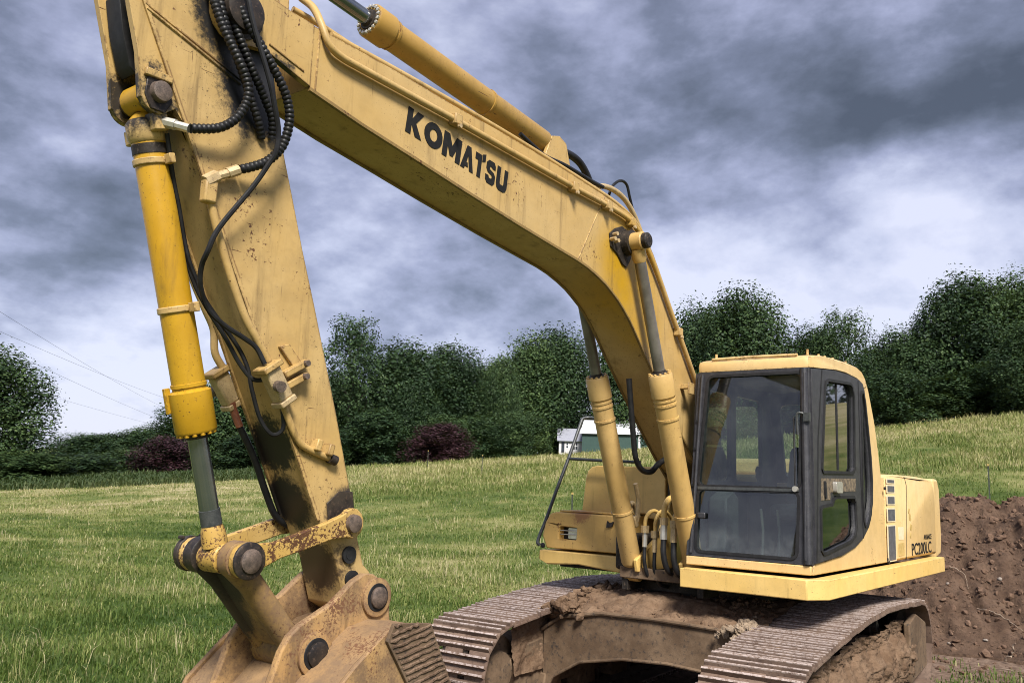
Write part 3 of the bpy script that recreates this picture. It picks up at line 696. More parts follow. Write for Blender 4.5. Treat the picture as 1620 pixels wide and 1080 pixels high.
# the wood goes on behind the first trees as one unbroken mass
def woods(name, path, h, depth, n, leaf, seed, label):
    rng = np.random.default_rng(seed); P = np.array(path, float); seg = np.linalg.norm(np.diff(P, axis=0), axis=1); cum = np.concatenate([[0], np.cumsum(seg)])
    s_ = rng.random(n) * cum[-1]; i = np.clip(np.searchsorted(cum, s_) - 1, 0, len(seg) - 1); f = ((s_ - cum[i]) / seg[i])[:, None]
    c = P[i] * (1 - f) + P[i + 1] * f; x = c[:, 0] + (rng.random(n) - 0.5) * depth; y = c[:, 1] + (rng.random(n) - 0.5) * depth
    hh = h * (0.45 + 0.75 * VA(x, y, 0.16, 3)); z = ground(x, y, False) - 0.5 + hh * (1 - 0.95 * rng.random(n) ** 1.5)
    p = np.stack([x, y, z], 1); nr = rng.normal(size=(n, 3)) * 0.5 + np.array([0.79, 0.62, 0.6]); nr /= np.linalg.norm(nr, axis=1)[:, None]
    t = np.cross(nr, rng.normal(size=(n, 3))); t /= np.linalg.norm(t, axis=1)[:, None]; b = np.cross(nr, t); L = leaf * (0.6 + 0.8 * rng.random((n, 1)))
    V = np.stack([p - t * L, p + b * L * 0.5, p + t * L, p - b * L * 0.5], 1).reshape(-1, 3)
    tag(link(name, fast_mesh(name, V, np.arange(4 * n).reshape(-1, 4), M['leaf'], np.repeat(np.clip(0.28 + 0.12 * rng.normal(size=n), 0, 1), 4)), None), label, 'woods', kind='stuff')
woods('background_woods', [(-66, -97), (-85, -88), (-118, -70), (-122, -45), (-92, -30), (-86, -12), (-86, 10), (-70, 42), (-34, 74), (20, 92)], 8.5, 9.0, 60000, 0.32, 5, 'dark unbroken wood behind the single trees')

# ------------------------------------------------------------------ shed, barn, fence posts, cables
def oriented(root_loc, yaw):
    c, s = math.cos(yaw), math.sin(yaw)
    return lambda x, y, z: (root_loc[0] + x * c - y * s, root_loc[1] + x * s + y * c, root_loc[2] + z)
YAW = math.atan2(0.786, -0.6185)          # local +x runs across the view to the right, +y away
def house(loc, yaw, L, D, eave, ridge, wallmat, roofmat, name, label, cat, gable_first, openings):
    root = empty(name, loc); root.rotation_euler = (0, 0, yaw); tag(root, label, cat)
    m = MB(); m.plate([(0, 0), (L, 0), (L, eave), (0, eave)], lambda a, b, d: (a, d, b), 0, 0.12, [o[1] for o in openings])
    m.box((0, D - 0.12, 0), (L, D, eave))
    for x in (0.0, L - 0.12):
        m.plate([(0.125, 0), (D - 0.125, 0), (D - 0.125, eave), (D / 2, ridge), (0.125, eave)], lambda a, b, d: (d, a, b), x, x + 0.12)
    m.build('wall', wallmat, root)
    m = MB()
    for y0, y1 in ((-0.35, D / 2), (D + 0.35, D / 2)):
        k = (ridge - eave) / (D / 2); z0 = eave - 0.35 * k
        m.add([(-0.3, y0, z0), (L + 0.3, y0, z0), (L + 0.3, y1, ridge), (-0.3, y1, ridge), (-0.3, y0, z0 + 0.09), (L + 0.3, y0, z0 + 0.09), (L + 0.3, y1, ridge + 0.09), (-0.3, y1, ridge + 0.09)],
              [(0, 1, 2, 3), (7, 6, 5, 4), (0, 1, 5, 4), (1, 2, 6, 5), (2, 3, 7, 6), (3, 0, 4, 7)])
    m.build('roof', roofmat, root)
    for nm, rc, panes in openings:
        (x0, z0), (x1, z1) = rc[0], rc[2]
        if nm == 'window':
            g = MB().plate([(x0, z0), (x0, z1), (x1, z1), (x1, z0)], lambda a, b, d: (a, d, b), -0.04, 0.1,
                           [[(x0 + .07 + i * (x1 - x0 - .03) / panes[0], z0 + .07 + j * (z1 - z0 - .03) / panes[1]), (x0 + (i + 1) * (x1 - x0 - .03) / panes[0] - .02, z0 + .07 + j * (z1 - z0 - .03) / panes[1]),
                             (x0 + (i + 1) * (x1 - x0 - .03) / panes[0] - .02, z0 + (j + 1) * (z1 - z0 - .03) / panes[1] - .02), (x0 + .07 + i * (x1 - x0 - .03) / panes[0], z0 + (j + 1) * (z1 - z0 - .03) / panes[1] - .02)] for i in range(panes[0]) for j in range(panes[1])]).build('window', M['white_trim'], root)
            for i in range(panes[0]):
                for j in range(panes[1]):
                    a0 = x0 + .05 + i * (x1 - x0 - .05) / panes[0]; b0 = z0 + .05 + j * (z1 - z0 - .05) / panes[1]
                    MB().box((a0, 0.02, b0), (a0 + (x1 - x0 - .05) / panes[0] - .01, 0.04, b0 + (z1 - z0 - .05) / panes[1] - .01)).build('pane', M['glass_house'], g)
        else:
            MB().box((x0, 0.03, z0), (x1, 0.09, z1)).build('door', M['glass_house'], root)
    return root
def rect(x0, z0, x1, z1): return [(x0, z0), (x1, z0), (x1, z1), (x0, z1)]
SHED = (-98.4, -70.8); gz = 5.8
house((SHED[0], SHED[1], gz), YAW - 0.05, 3.5, 4.6, 2.25, 3.9, M['white_wall'], M['grey_roof'], 'garden_shed', 'small white shed with a pale grey roof at the left end of the green barn', 'shed', False,
      [('window', rect(1.95, 0.75, 2.75, 1.9), (2, 2)), ('door', rect(0.35, 0.3, 0.8, 2.0), None), ('window', rect(1.0, 0.95, 1.4, 1.8), (1, 2))])
BARN = (-96.9, -65.8); gz2 = 5.7
b_ = house((BARN[0], BARN[1], gz2), YAW - 0.2, 15.0, 9.0, 3.2, 5.2, M['green_wall'], M['white_roof'], 'barn', 'long low dark green barn with a white roof behind the boom cylinders', 'barn', False,
      [('door', rect(9.2, 0.0, 12.4, 2.5), None)])
for x in (7.9,): MB().box((x, -0.1, 0), (x + 0.25, -0.003, 3.0)).build('corner_trim', M['white_trim'], b_)

def fence_post(x, y, h, label):
    z = float(ground(x, y)); root = empty('fence_post', (x, y, z - 0.1)); tag(root, label, 'fence post', 'thin steel posts in the field')
    MB().box((-0.02, -0.004, 0), (0.02, 0.004, h + 0.1)).box((-0.004, 0.004, 0.0), (0.004, 0.035, h + 0.1)).build('post_shaft', M['post'], root)
    MB().box((-0.022, -0.008, h + 0.04), (0.022, 0.038, h + 0.10)).build('post_tip', M['decal_brown'], root)
fence_post(-37.0, -38.9, 1.3, 'thin dark post in the field, leftmost, below the purple bush')
fence_post(-30.9, -28.9, 1.15, 'thin dark post in the field, below the middle of the boom')
fence_post(-14.5, -11.6, 1.15, 'thin dark post just left of the hydraulic tank')
fence_post(-22.0, -1.55, 1.25, 'thin post standing behind the dirt mound at the right')

def cable(p0, p1, sag, label):
    n = 24; a, b = Vector(p0), Vector(p1); pts = []
    for i in range(n + 1):
        t = i / n; q = a.lerp(b, t); q.z -= 4 * sag * t * (1 - t); pts.append(q)
    tag(MB().tube(pts, 0.0045, 5).build('power_line', M['wire']), label, 'cable', 'power lines at the left')
cable((-1.12, -22.68, 6.56), (-60.0, -94.8, 6.9), 0.9, 'topmost power line crossing the sky at the left')
cable((-1.2, -22.65, 5.82), (-62.0, -95.0, 9.4), 0.9, 'second power line from the top in the left sky')
cable((-1.24, -22.63, 5.44), (-60.0, -96.5, 6.1), 0.6, 'third power line from the top in the left sky')
cable((-5.84, -33.73, 5.29), (-62.0, -98.3, 6.0), 0.4, 'lowest power line in the left sky')

# ------------------------------------------------------------------ excavator (frame: x forward, y towards the cab side, z up)
EX = empty('excavator', (0, 0, 0))
tag(EX, 'big weathered yellow crawler excavator with its bucket down in front of the grass field', 'excavator')
def loft_y(prof, y0, y1, r=0.04):
    """side profile widened across y with rounded long edges"""
    m = MB(); n = len(prof)
    cx = sum(p[0] for p in prof) / n; cz = sum(p[1] for p in prof) / n
    def ins(p, d):
        # inset towards centre by d
        vx, vz = cx - p[0], cz - p[1]; L = math.hypot(vx, vz) or 1; return (p[0] + vx / L * d, p[1] + vz / L * d)
    secs = [(y0, r), (y0 + r * 0.3, r * 0.35), (y0 + r, 0), (y1 - r, 0), (y1 - r * 0.3, r * 0.35), (y1, r)]
    vs = []; fs = []
    for y, d in secs:
        for p in prof:
            q = ins(p, d); vs.append((q[0], y, q[1]))
    for i in range(len(secs) - 1):
        for k in range(n):
            a = i * n + k; b = i * n + (k + 1) % n; fs.append((a, b, b + n, a + n))
    tr = tessellate_polygon([[Vector((p[0], p[1], 0)) for p in prof]])
    for t in tr:
        fs.append(tuple(t)); fs.append(tuple(i + (len(secs) - 1) * n for i in reversed(t)))
    return m.add(vs, fs)
def pinhead(c, r, y0, y1, parent, mat='pin', name='pin', collar=True):
    o = MB().lathe((c[0], y0, c[1]), (c[0], y1, c[1]), [(0, r * 0.9), (0.006, r), (abs(y1 - y0) - 0.01, r), (abs(y1 - y0), r * 0.82)], 20).build(name, M[mat], parent)
    return o
def bolts(name, c, axis, R, n, r, h, mat, parent, phase=0.0):
    """ring of bolt heads as separate sub-parts sharing one mesh"""
    t = Vector(axis).normalized(); ref = Vector((0, 0, 1)) if abs(t.z) < 0.9 else Vector((1, 0, 0))
    u = (ref - t * ref.dot(t)).normalized(); w = t.cross(u)
    me = MB().lathe((0, 0, 0), (0, 0, 1), [(0, r), (h * 0.8, r), (h, r * 0.7)], 6).mesh(name, 30); me.materials.append(mat)
    q = t.to_track_quat('Z', 'Y')
    for k in range(n):
        a = 2 * math.pi * k / n + phase
        o = link(name, me, None, parent); o.location = Vector(c) + (u * math.cos(a) + w * math.sin(a)) * R; o.rotation_mode = 'QUATERNION'; o.rotation_quaternion = q

# ---- tracks -----------------------------------------------------------------
TY = math.radians(3.3); TLAT = -0.05
def trk(s, lat, z):
    lat += TLAT
    return (s * math.cos(TY) - lat * math.sin(TY), s * math.sin(TY) + lat * math.cos(TY), z)
def track_path():
    p = arc(2.25, 0.34, 0.40, -90, 92, 16) + [(1.75, 0.785), (1.25, 0.835), (0.7, 0.872), (0.1, 0.885), (-0.5, 0.872), (-1.05, 0.835)] + arc(-1.42, 0.40, 0.42, 88, 270, 16) + [(-0.9, -0.06), (0.0, -0.065), (1.0, -0.065), (1.8, -0.06)]
    return p
def shoe_mesh():
    m = MB(); w = 0.345; P = 0.188
    m.box((-P / 2, -w, -0.012), (0.038, w, 0.0))
    for a, b in ((-w, -0.155), (-0.085, 0.085), (0.155, w)): m.box((0.038, a, -0.012), (P / 2 + 0.006, b, 0.0))
    for gx_, h in ((-0.078, 0.036), (-0.012, 0.032), (0.056, 0.034)):
        m.add([(gx_ - 0.015, -w, 0), (gx_ + 0.015, -w, 0), (gx_ + 0.008, -w + 0.004, h), (gx_ - 0.008, -w + 0.004, h), (gx_ - 0.015, w, 0), (gx_ + 0.015, w, 0), (gx_ + 0.008, w - 0.004, h), (gx_ - 0.008, w - 0.004, h)],
              [(0, 1, 2, 3), (7, 6, 5, 4), (1, 5, 6, 2), (0, 3, 7, 4), (3, 2, 6, 7), (0, 4, 5, 1)])
    return m.mesh('track_shoe', 30)
SHOE = shoe_mesh(); SHOE.materials.append(M['shoe'])
def track(lat, label):
    pth = [Vector((p[0], 0, p[1])) for p in track_path()]; pth.append(pth[0].copy())
    pts = resample(pth, 0.19)
    n = len(pts); cen = Vector((0.4, 0, 0.4)); rows = []
    for i in range(n):
        t = (pts[(i + 1) % n] - pts[(i - 1) % n]).normalized(); nr = Vector((t.z, 0, -t.x))
        if nr.dot(pts[i] - cen) < 0: nr = -nr
        rows.append((pts[i], t, nr))
    fr = MB(); W2 = 0.20
    prof = [(2.02, 0.20), (2.1, 0.42), (1.9, 0.52), (1.2, 0.60), (-0.7, 0.62), (-1.35, 0.55), (-1.45, 0.3), (-1.2, 0.16), (1.7, 0.14)]
    fr.plate(prof, lambda a, b, d: trk(a, lat + d, b), -W2, W2)
    ob = fr.build('crawler_track', M['frame_mud'], EX, 0.012); ob['label'] = label
    for sgn in (-0.1, 0.1):
        ch = MB()
        for p, t, nr in rows:
            c0 = p - nr * 0.055
            cc = trk(c0.x, lat + sgn, c0.z); tx = Vector(trk(t.x, -TLAT, t.z)); nn = Vector(trk(nr.x, -TLAT, nr.z))
            ch.obox(cc, (tx, tx.cross(nn), nn), (0.2, 0.05, 0.085))
        ch.build('link_chain', M['swing'], ob)
    k = random.Random(int(lat * 100))
    for p, t, nr in rows:
        o = link('track_shoe', SHOE, None, ob)
        tx = Vector(trk(t.x, -TLAT, t.z)); nn = Vector(trk(nr.x, -TLAT, nr.z)); sy = nn.cross(tx)
        mm = Matrix((tx, sy, nn)).transposed().to_4x4(); q = p + nr * (k.uniform(-0.004, 0.004))
        mm.translation = Vector(trk(q.x, lat, q.z)); o.matrix_local = mm
    for s0 in (1.5, 0.9, 0.25, -0.4, -1.0):          # bottom roller guards
        MB().plate([(s0 - 0.16, 0.06), (s0 + 0.16, 0.06), (s0 + 0.13, 0.26), (s0 - 0.13, 0.26)], lambda a, b, d: trk(a, lat + d, b), -W2 - 0.05, W2 + 0.05).build('roller_guard', M['frame_mud'], ob, 0.012)
    def wheel(name, s, z, r, w, mat, steps):
        c = Vector(trk(s, lat, z)); ax = Vector(trk(0, 1 - TLAT, 0))
        MB().lathe(c - ax * w, c + ax * w, [(0, r * 0.25), (0.01, r * 0.55), (w * 0.35, r * 0.6), (w * 0.36, r), (w * 0.75, r), (w * 0.76, r * 0.82), (w * 1.24, r * 0.82), (w * 1.25, r), (w * 1.64, r), (w * 1.65, r * 0.6), (2 * w - 0.01, r * 0.55), (2 * w, r * 0.25)], 28).build(name, M[mat], ob)
    wheel('idler_wheel', 2.22, 0.34, 0.30, 0.2, 'frame_mud', 0)
    wheel('drive_sprocket', -1.42, 0.40, 0.32, 0.2, 'dark_metal', 0)
    for s0 in (1.0, -0.35): wheel('carrier_roller', s0, 0.70, 0.09, 0.16, 'dark_metal', 0)
    for s0 in (1.75, 1.2, 0.6, -0.05, -0.7, -1.1): wheel('track_roller', s0, 0.09, 0.11, 0.19, 'dark_metal', 0)
    return ob
TR_L = track(1.19, 'muddy crawler track on the cab side, nearest the camera')
TR_R = track(-1.19, 'muddy crawler track on the far side, behind the bucket')
# final drive housing and guard plate on the outer face of the near track
o = MB().plate([(-1.0, 0.12), (-1.78, 0.18), (-1.8, 0.6), (-1.35, 0.72), (-1.0, 0.66)], lambda a, b, d: trk(a, 1.19 + d, b), 0.24, 0.30).build('drive_guard', M['frame_mud'], TR_L, 0.015)
# caked mud along the near track frame
def mud_strip(name, rows, mat, parent, seed=1, amp=0.05, label=None):
    """rows: list of polylines of equal length -> bumpy sheet"""
    rng = np.random.default_rng(seed); A = np.array(rows, float); nr, nc, _ = A.shape; K = 18
    # bilinear refinement
    ui = np.linspace(0, nr - 1, (nr - 1) * K + 1); vi = np.linspace(0, nc - 1, (nc - 1) * K + 1)
    B = np.zeros((len(ui), len(vi), 3))
    for a, u in enumerate(ui):
        i = min(int(u), nr - 2); fu = u - i
        for b, v in enumerate(vi):
            j = min(int(v), nc - 2); fv = v - j
            B[a, b] = (A[i, j] * (1 - fu) + A[i + 1, j] * fu) * (1 - fv) + (A[i, j + 1] * (1 - fu) + A[i + 1, j + 1] * fu) * fv
    nrm = np.cross(np.gradient(B, axis=0), np.gradient(B, axis=1)); nrm /= np.linalg.norm(nrm, axis=2)[..., None] + 1e-9
    nz = VNoise(seed); X = B[..., 0] + B[..., 2] * 0.7; Y = B[..., 1] + B[..., 2] * 0.7
    B += nrm * ((nz(X, Y, 8, 6) - 0.5) * 2.2 * amp + (nz(Y + B[..., 2], X, 30, 4) - 0.5) * amp * 1.2)[..., None]
    n0, n1 = B.shape[:2]; I = (np.arange(n0 - 1)[:, None] * n1 + np.arange(n1 - 1)[None, :]).ravel()
    o = link(name, fast_mesh(name, B.reshape(-1, 3), np.stack([I, I + n1, I + n1 + 1, I + 1], 1), mat, None, True), None, parent)
    return o
SS = [2.0, 1.3, 0.6, 0.0, -0.6, -1.2]
mud_strip('caked_mud', [[trk(s, 1.19 + 0.215, z - 0.05 * (i % 2)) for i, s in enumerate(SS)] for z in (0.72, 0.6)] + [[trk(s, 1.19 + 0.30, 0.44) for s in SS], [trk(s, 1.19 + 0.285, 0.24) for s in SS], [trk(s, 1.19 + 0.21, 0.1) for s in SS]], M['mud'], TR_L, 5, 0.06)
mud_strip('caked_mud', [[trk(s, -1.19 + 0.20, z) for s in (2.1, 1.7, 1.3, 0.9)] for z in (0.74, 0.55)] + [[trk(s, -1.19 + 0.235, 0.3) for s in (2.1, 1.7, 1.3, 0.9)]], M['mud'], TR_R, 6, 0.03)

# ---- carbody ------------------------------------------------------------------
cb = MB()
arch = [(-0.98, 0.02), (-0.86, 0.25), (-0.6, 0.40), (-0.2, 0.475), (0.2, 0.495), (0.6, 0.47), (0.86, 0.36), (0.98, 0.1)]
topl = [(0.98, 0.72), (0.6, 0.80), (0.1, 0.815), (-0.4, 0.81), (-0.8, 0.74), (-0.98, 0.62)]
cb.plate(arch + topl, lambda a, b, d: trk(d, a, b), 1.50, 1.62)
cb.plate(arch + topl, lambda a, b, d: trk(d, a, b), -1.0, -0.88)
cb.plate([(1.5, 0.70), (1.5, 0.79), (0.6, 0.84), (-0.6, 0.84), (-0.9, 0.78), (-0.9, 0.60), (-0.5, 0.52), (1.0, 0.52)], lambda a, b, d: trk(a, d, b), -0.62, 0.62)
car = cb.build('carbody', M['frame_mud'], EX, 0.012)
MB().tube([trk(1.63, a, b) for a, b in [(-0.99, 0.62), (-0.8, 0.745), (-0.4, 0.815), (0.1, 0.82), (0.6, 0.805), (0.99, 0.72)]], 0.016, 8).build('top_flange', M['frame_mud'], car)
MB().tube([trk(1.63, a, b) for a, b in arch], 0.013, 8).build('arch_flange', M['frame_mud'], car)
MB().lathe((0.36, -0.02, 0.82), (0.36, -0.02, 1.08), [(0, 0.72), (0.10, 0.72), (0.105, 0.66), (0.16, 0.66), (0.165, 0.75), (0.25, 0.75), (0.26, 0.6)], 48).build('swing_ring', M['swing'], EX)
mud_strip('caked_mud', [[trk(1.60, a, 0.79 - 0.12 * (abs(a) > 0.8)) for a in (-0.95, -0.6, -0.2, 0.3, 0.7, 0.95)], [trk(1.42, a, 0.86) for a in (-0.95, -0.6, -0.2, 0.3, 0.7, 0.95)], [trk(1.15, a, 0.93 + 0.04 * math.cos(a * 3)) for a in (-0.95, -0.6, -0.2, 0.3, 0.7, 0.95)], [trk(0.7, a, 0.95) for a in (-0.95, -0.6, -0.2, 0.3, 0.7, 0.95)]], M['mud'], car, 8, 0.035)
rng = np.random.default_rng(16); Pl = []; Rl = []
for i in range(420):
    s_ = rng.uniform(0.2, 1.75); la = rng.normal(-0.80, 0.09) + 0.1 * (s_ < 1.2)
    Pl.append(trk(s_, la, 0.74 + 0.17 * max(0, 1 - abs(la + 0.78) * 4) * rng.random() ** 0.5 + 0.05 * (s_ < 1.3))); Rl.append(0.015 + 0.05 * rng.random() ** 2)
for i in range(500):
    s_ = rng.uniform(0.9, 1.62); la = rng.uniform(-0.8, 0.85); Pl.append(trk(s_, la, 0.79 + (1.62 - s_) * 0.26 + 0.01 * rng.random())); Rl.append(0.006 + 0.022 * rng.random() ** 3)
tag(link('mud_crumbs', scatter_lumps('mud_crumbs', np.array(Pl), Rl, M['mud'], 1, 19), None), 'brown earth crumbs heaped on the undercarriage below the deck', 'mud', kind='stuff')
rng = np.random.default_rng(27); Pl = []; Rl = []
tops = [(2.0, 0.77), (1.75, 0.785), (1.25, 0.835), (0.7, 0.872), (0.1, 0.885), (-0.5, 0.872), (-1.05, 0.835), (-1.4, 0.82)]
for i in range(900):
    s_ = rng.uniform(-1.4, 2.0); la = rng.choice([-1.19, 1.19]) + rng.uniform(-0.33, 0.33); z_ = float(np.interp(-s_, [-a for a, _ in tops], [b for _, b in tops])); r_ = 0.004 + 0.017 * rng.random() ** 4
    Pl.append(trk(s_, la, z_ + r_ * 0.3 + 0.004)); Rl.append(r_)
tag(link('track_dirt', scatter_lumps('track_dirt', np.array(Pl), Rl, M['mud'], 1, 29), None), 'crumbs of earth lying between the grousers on both tracks', 'mud', kind='stuff')
rng = np.random.default_rng(17); Pl = []; Rl = []
for i in range(230):
    a = rng.random(); s = 1.62 - 0.55 * a + 0.07 * rng.normal(); la = 0.80 - 0.05 * a + 0.07 * rng.normal()
    Pl.append(trk(s, la, 0.74 + 0.13 * rng.random() * (1 - abs(la - 0.8) * 3))); Rl.append(0.018 + 0.035 * rng.random() ** 2)
tag(link('dried_mud', scatter_lumps('dried_mud', np.array(Pl), Rl, M['drymud'], 2, 18), None), 'crumbly pale dried mud piled between the near track and the undercarriage', 'mud', kind='stuff')

# ---- upper deck -----------------------------------------------------------------
SIDE = lambda z: 1.355 - 0.0379 * (z - 1.25)
FRONT = lambda z: 1.45 - 0.0888 * (z - 1.25)
deck = MB()
deck.plate([(1.3, 0.32), (1.3, 1.28), (-2.35, 1.28), (-2.5, 0.9), (-2.5, -0.9), (-2.35, -1.28), (0.95, -1.28), (0.95, -0.5), (1.25, -0.42)], lambda a, b, d: (a, b, d), 1.085, 1.14)
for y in (-0.36, 0.36): deck.box((-2.2, y - 0.03, 0.98), (1.28, y + 0.03, 1.084))
deck.build('revolving_frame', M['swing'], EX, 0.006)
# skirt rail sweeping round the cab corner
def sweep_plan(path, sect, name, mat, parent, bevel=0.008):
    P = [Vector((x, y, 0)) for x, y in path]; n = len(P); k = len(sect); vs = []; fs = []
    for i in range(n):
        t1 = (P[i] - P[max(i - 1, 0)]); t2 = (P[min(i + 1, n - 1)] - P[i])
        n1 = Vector((t1.y, -t1.x, 0)) if t1.length > 0 else None; n2 = Vector((t2.y, -t2.x, 0)) if t2.length > 0 else None
        if n1 is None: nn = n2.normalized()
        elif n2 is None: nn = n1.normalized()
        else:
            nn = (n1.normalized() + n2.normalized()); nn = nn / (nn.dot(n2.normalized()))
        for o_, z in sect: q = P[i] + nn * o_; vs.append((q.x, q.y, z))
    for i in range(n - 1):
        for j in range(k):
            a = i * k + j; b = i * k + (j + 1) % k; fs.append((a, b, b + k, a + k))
    fs.append(tuple(range(k))); fs.append(tuple(range((n - 1) * k, n * k)))
    return MB().add(vs, fs).build(name, mat, parent, bevel)
sect = [(-0.10, 1.238), (0.022, 1.238), (0.032, 1.225), (0.034, 1.165), (-0.045, 1.092), (-0.10, 1.088)]
sweep_plan([(-2.25, 1.355), (1.36, 1.355), (1.45, 1.29), (1.45, 0.31)], sect, 'side_skirt', M['skirt'], EX)

# ---- cab --------------------------------------------------------------------------
CAB = MB()
sidef = lambda off: (lambda a, b, d: (a, SIDE(b) + d + off, b))
frontf = lambda off: (lambda a, b, d: (FRONT(b) + d + off, a, b))
dark = [(1.415, 1.342), (1.114, 1.358), (0.776, 1.378), (0.428, 1.432), (0.211, 1.494), (0.031, 1.585), (-0.074, 1.688), (-0.138, 1.846), (-0.178, 1.99), (-0.185, 2.2), (-0.160, 2.4), (-0.135, 2.6), (-0.103, 2.80)]
roofb = [(-0.059, 2.862), (0.044, 2.888), (0.356, 2.902), (0.70, 2.895), (1.027, 2.868), (1.285, 2.845)]
outer = [(1.43, 1.262), (-0.50, 1.262), (-0.495, 1.7), (-0.478, 2.08), (-0.44, 2.3), (-0.385, 2.54), (-0.272, 2.81), (-0.209, 2.895)]
CAB.plate(outer + list(reversed(dark)), sidef(0.0), -0.05, 0.0)          # yellow side sheet: sill and rear pillar
CAB.box((-0.50, 0.33, 1.262), (-0.44, 1.30, 1.95))                       # rear wall
CAB.plate([(0.318, 1.262), (1.345, 1.262), (1.345, 1.331), (0.318, 1.331)], frontf(0.0), -0.06, 0.012)   # front sill
cab = CAB.build('cab', M['body'], EX, 0.008)
cab['label'] = 'operator cab with large windshield and dark charcoal door frame'
roofp = [(1.300, 2.848), (1.305, 2.90), (1.285, 2.935), (1.22, 2.955), (1.03, 2.978), (0.70, 3.0), (0.35, 3.008), (0.05, 2.995), (-0.10, 2.965), (-0.19, 2.91), (-0.24, 2.845), (-0.12, 2.81), (-0.059, 2.864), (0.044, 2.890), (0.356, 2.904), (0.70, 2.897), (1.027, 2.870)]
rf = loft_y(roofp, 0.335, 1.305, 0.05).build('cab_roof', M['body'], cab)
MB().box((0.335, 0.40, 3.0), (0.365, 1.24, 3.014)).build('roof_seam', M['dark_metal'], rf)
MB().tube([(1.28, 0.47, 2.953), (1.275, 0.8, 2.958), (1.275, 1.20, 2.953)], 0.013, 8).build('rain_gutter', M['body'], rf)
for x, y, z, h in ((1.20, 0.47, 2.95, 0.06), (1.10, 1.22, 2.97, 0.05), (0.9, 1.24, 2.985, 0.02), (0.75, 1.24, 2.99, 0.02), (0.55, 1.24, 3.0, 0.02), (0.2, 1.24, 2.99, 0.045)):
    MB().cyl((x, y, z), (x, y, z + h), 0.011, 8).build('roof_stud', M['body'], rf)
# dark front frame with two openings, wide right-hand corner post
fo = [(0.318, 1.335), (1.352, 1.335), (1.302, 2.842), (0.362, 2.842)]
def rrect(x0, z0, x1, z1, r, x0t=None, x1t=None, n=4):
    x0t = x0 if x0t is None else x0t; x1t = x1 if x1t is None else x1t; pts = []
    for cx, cz, a0 in ((x1 - r, z0 + r, -90), (x1t - r, z1 - r, 0), (x0t + r, z1 - r, 90), (x0 + r, z0 + r, 180)):
        pts += arc(cx, cz, r, a0, a0 + 90, n)
    return pts
def grow(poly, d):
    n = len(poly); A = sum(poly[i][0] * poly[(i + 1) % n][1] - poly[(i + 1) % n][0] * poly[i][1] for i in range(n)); s = 1 if A > 0 else -1; out = []
    for i in range(n):
        p0, p1, p2 = Vector(poly[i - 1]), Vector(poly[i]), Vector(poly[(i + 1) % n])
        e1 = (p1 - p0); e2 = (p2 - p1)
        if e1.length < 1e-7: e1 = e2
        if e2.length < 1e-7: e2 = e1
        n1 = Vector((e1.y, -e1.x)).normalized() * s; n2 = Vector((e2.y, -e2.x)).normalized() * s; b = (n1 + n2)
        b = b / max(0.35, b.dot(n2)) if b.length > 1e-6 else n1
        out.append((p1.x + b.x * d, p1.y + b.y * d))
    return out
up_h = rrect(0.402, 1.898, 1.248, 2.805, 0.045, 0.455, 1.256); lo_h = rrect(0.40, 1.372, 1.236, 1.872, 0.05, 0.402, 1.244)
ff = MB().plate(fo, frontf(0.0), -0.05, 0.008, [up_h, lo_h]).build('front_frame', M['cabdark'], cab, 0.008)
MB().plate(grow(up_h, 0.012), frontf(0.0), 0.0085, 0.018, [grow(up_h, -0.010)]).build('window_seal', M['seal'], ff)
MB().plate(grow(lo_h, 0.010), frontf(0.0), 0.0085, 0.016, [grow(lo_h, -0.012)]).build('window_seal', M['seal'], ff)
MB().plate(grow(up_h, 0.004), frontf(0.0), -0.012, -0.004).build('windshield', M['glass'], cab)
MB().plate(grow(lo_h, 0.004), frontf(0.0), -0.012, -0.004).build('lower_windshield', M['glass_low'], cab)
MB().plate([(0.404, 1.868), (1.244, 1.875), (1.247, 1.896), (0.404, 1.892)], frontf(0.0), 0.009, 0.022).build('divider_bar', M['rail'], cab)
# rounded corner post pieces and gap line
MB().tube([(FRONT(z) + 0.004, SIDE(z) - 0.030, z) for z in (1.34, 1.8, 2.3, 2.835)], 0.032, 10).build('corner_post', M['cabdark'], cab)
MB().tube([(FRONT(z) + 0.016, 0.362 + 0.028 * (z - 1.34), z) for z in (1.36, 1.8, 2.3, 2.82)], 0.013, 8).build('front_post_bead', M['cabdark'], cab)
MB().tube([(FRONT(z) + 0.022, 1.312 - 0.024 * (z - 1.34), z) for z in (1.37, 1.8, 2.3, 2.8)], 0.016, 8).build('grab_bar', M['cabdark'], cab)
mr = MB(); zt = 2.47; mr.tube(smooth_path([(FRONT(zt) + 0.03, 1.30, zt), (FRONT(zt) + 0.05, 1.245, zt + 0.01), (FRONT(zt) + 0.05, 1.232, zt - 0.03), (FRONT(zt) + 0.045, 1.236, zt - 0.16)], 5), 0.010, 8)
mr.box((FRONT(zt) + 0.02, 1.285, zt - 0.055), (FRONT(zt) + 0.06, 1.33, zt + 0.012))
mr.build('mirror_bracket', M['rail'], cab)
MB().box((FRONT(1.66) + 0.012, 0.41, 1.635), (FRONT(1.66) + 0.03, 0.48, 1.682)).build('window_latch', M['cabdark'], cab, 0.008)
MB().cyl((FRONT(1.9) + 0.02, 1.222, 1.895), (FRONT(1.9) + 0.045, 1.222, 1.895), 0.022, 12).build('wiper_motor_cap', M['silver'], cab)
for zb in (1.62, 1.9, 2.2, 2.43): MB().cyl((FRONT(zb) - 0.002, 0.338 + 0.03 * (zb - 1.34), zb), (FRONT(zb) + 0.022, 0.338 + 0.03 * (zb - 1.34), zb), 0.012, 8).build('post_bolt', M['seal'], cab)
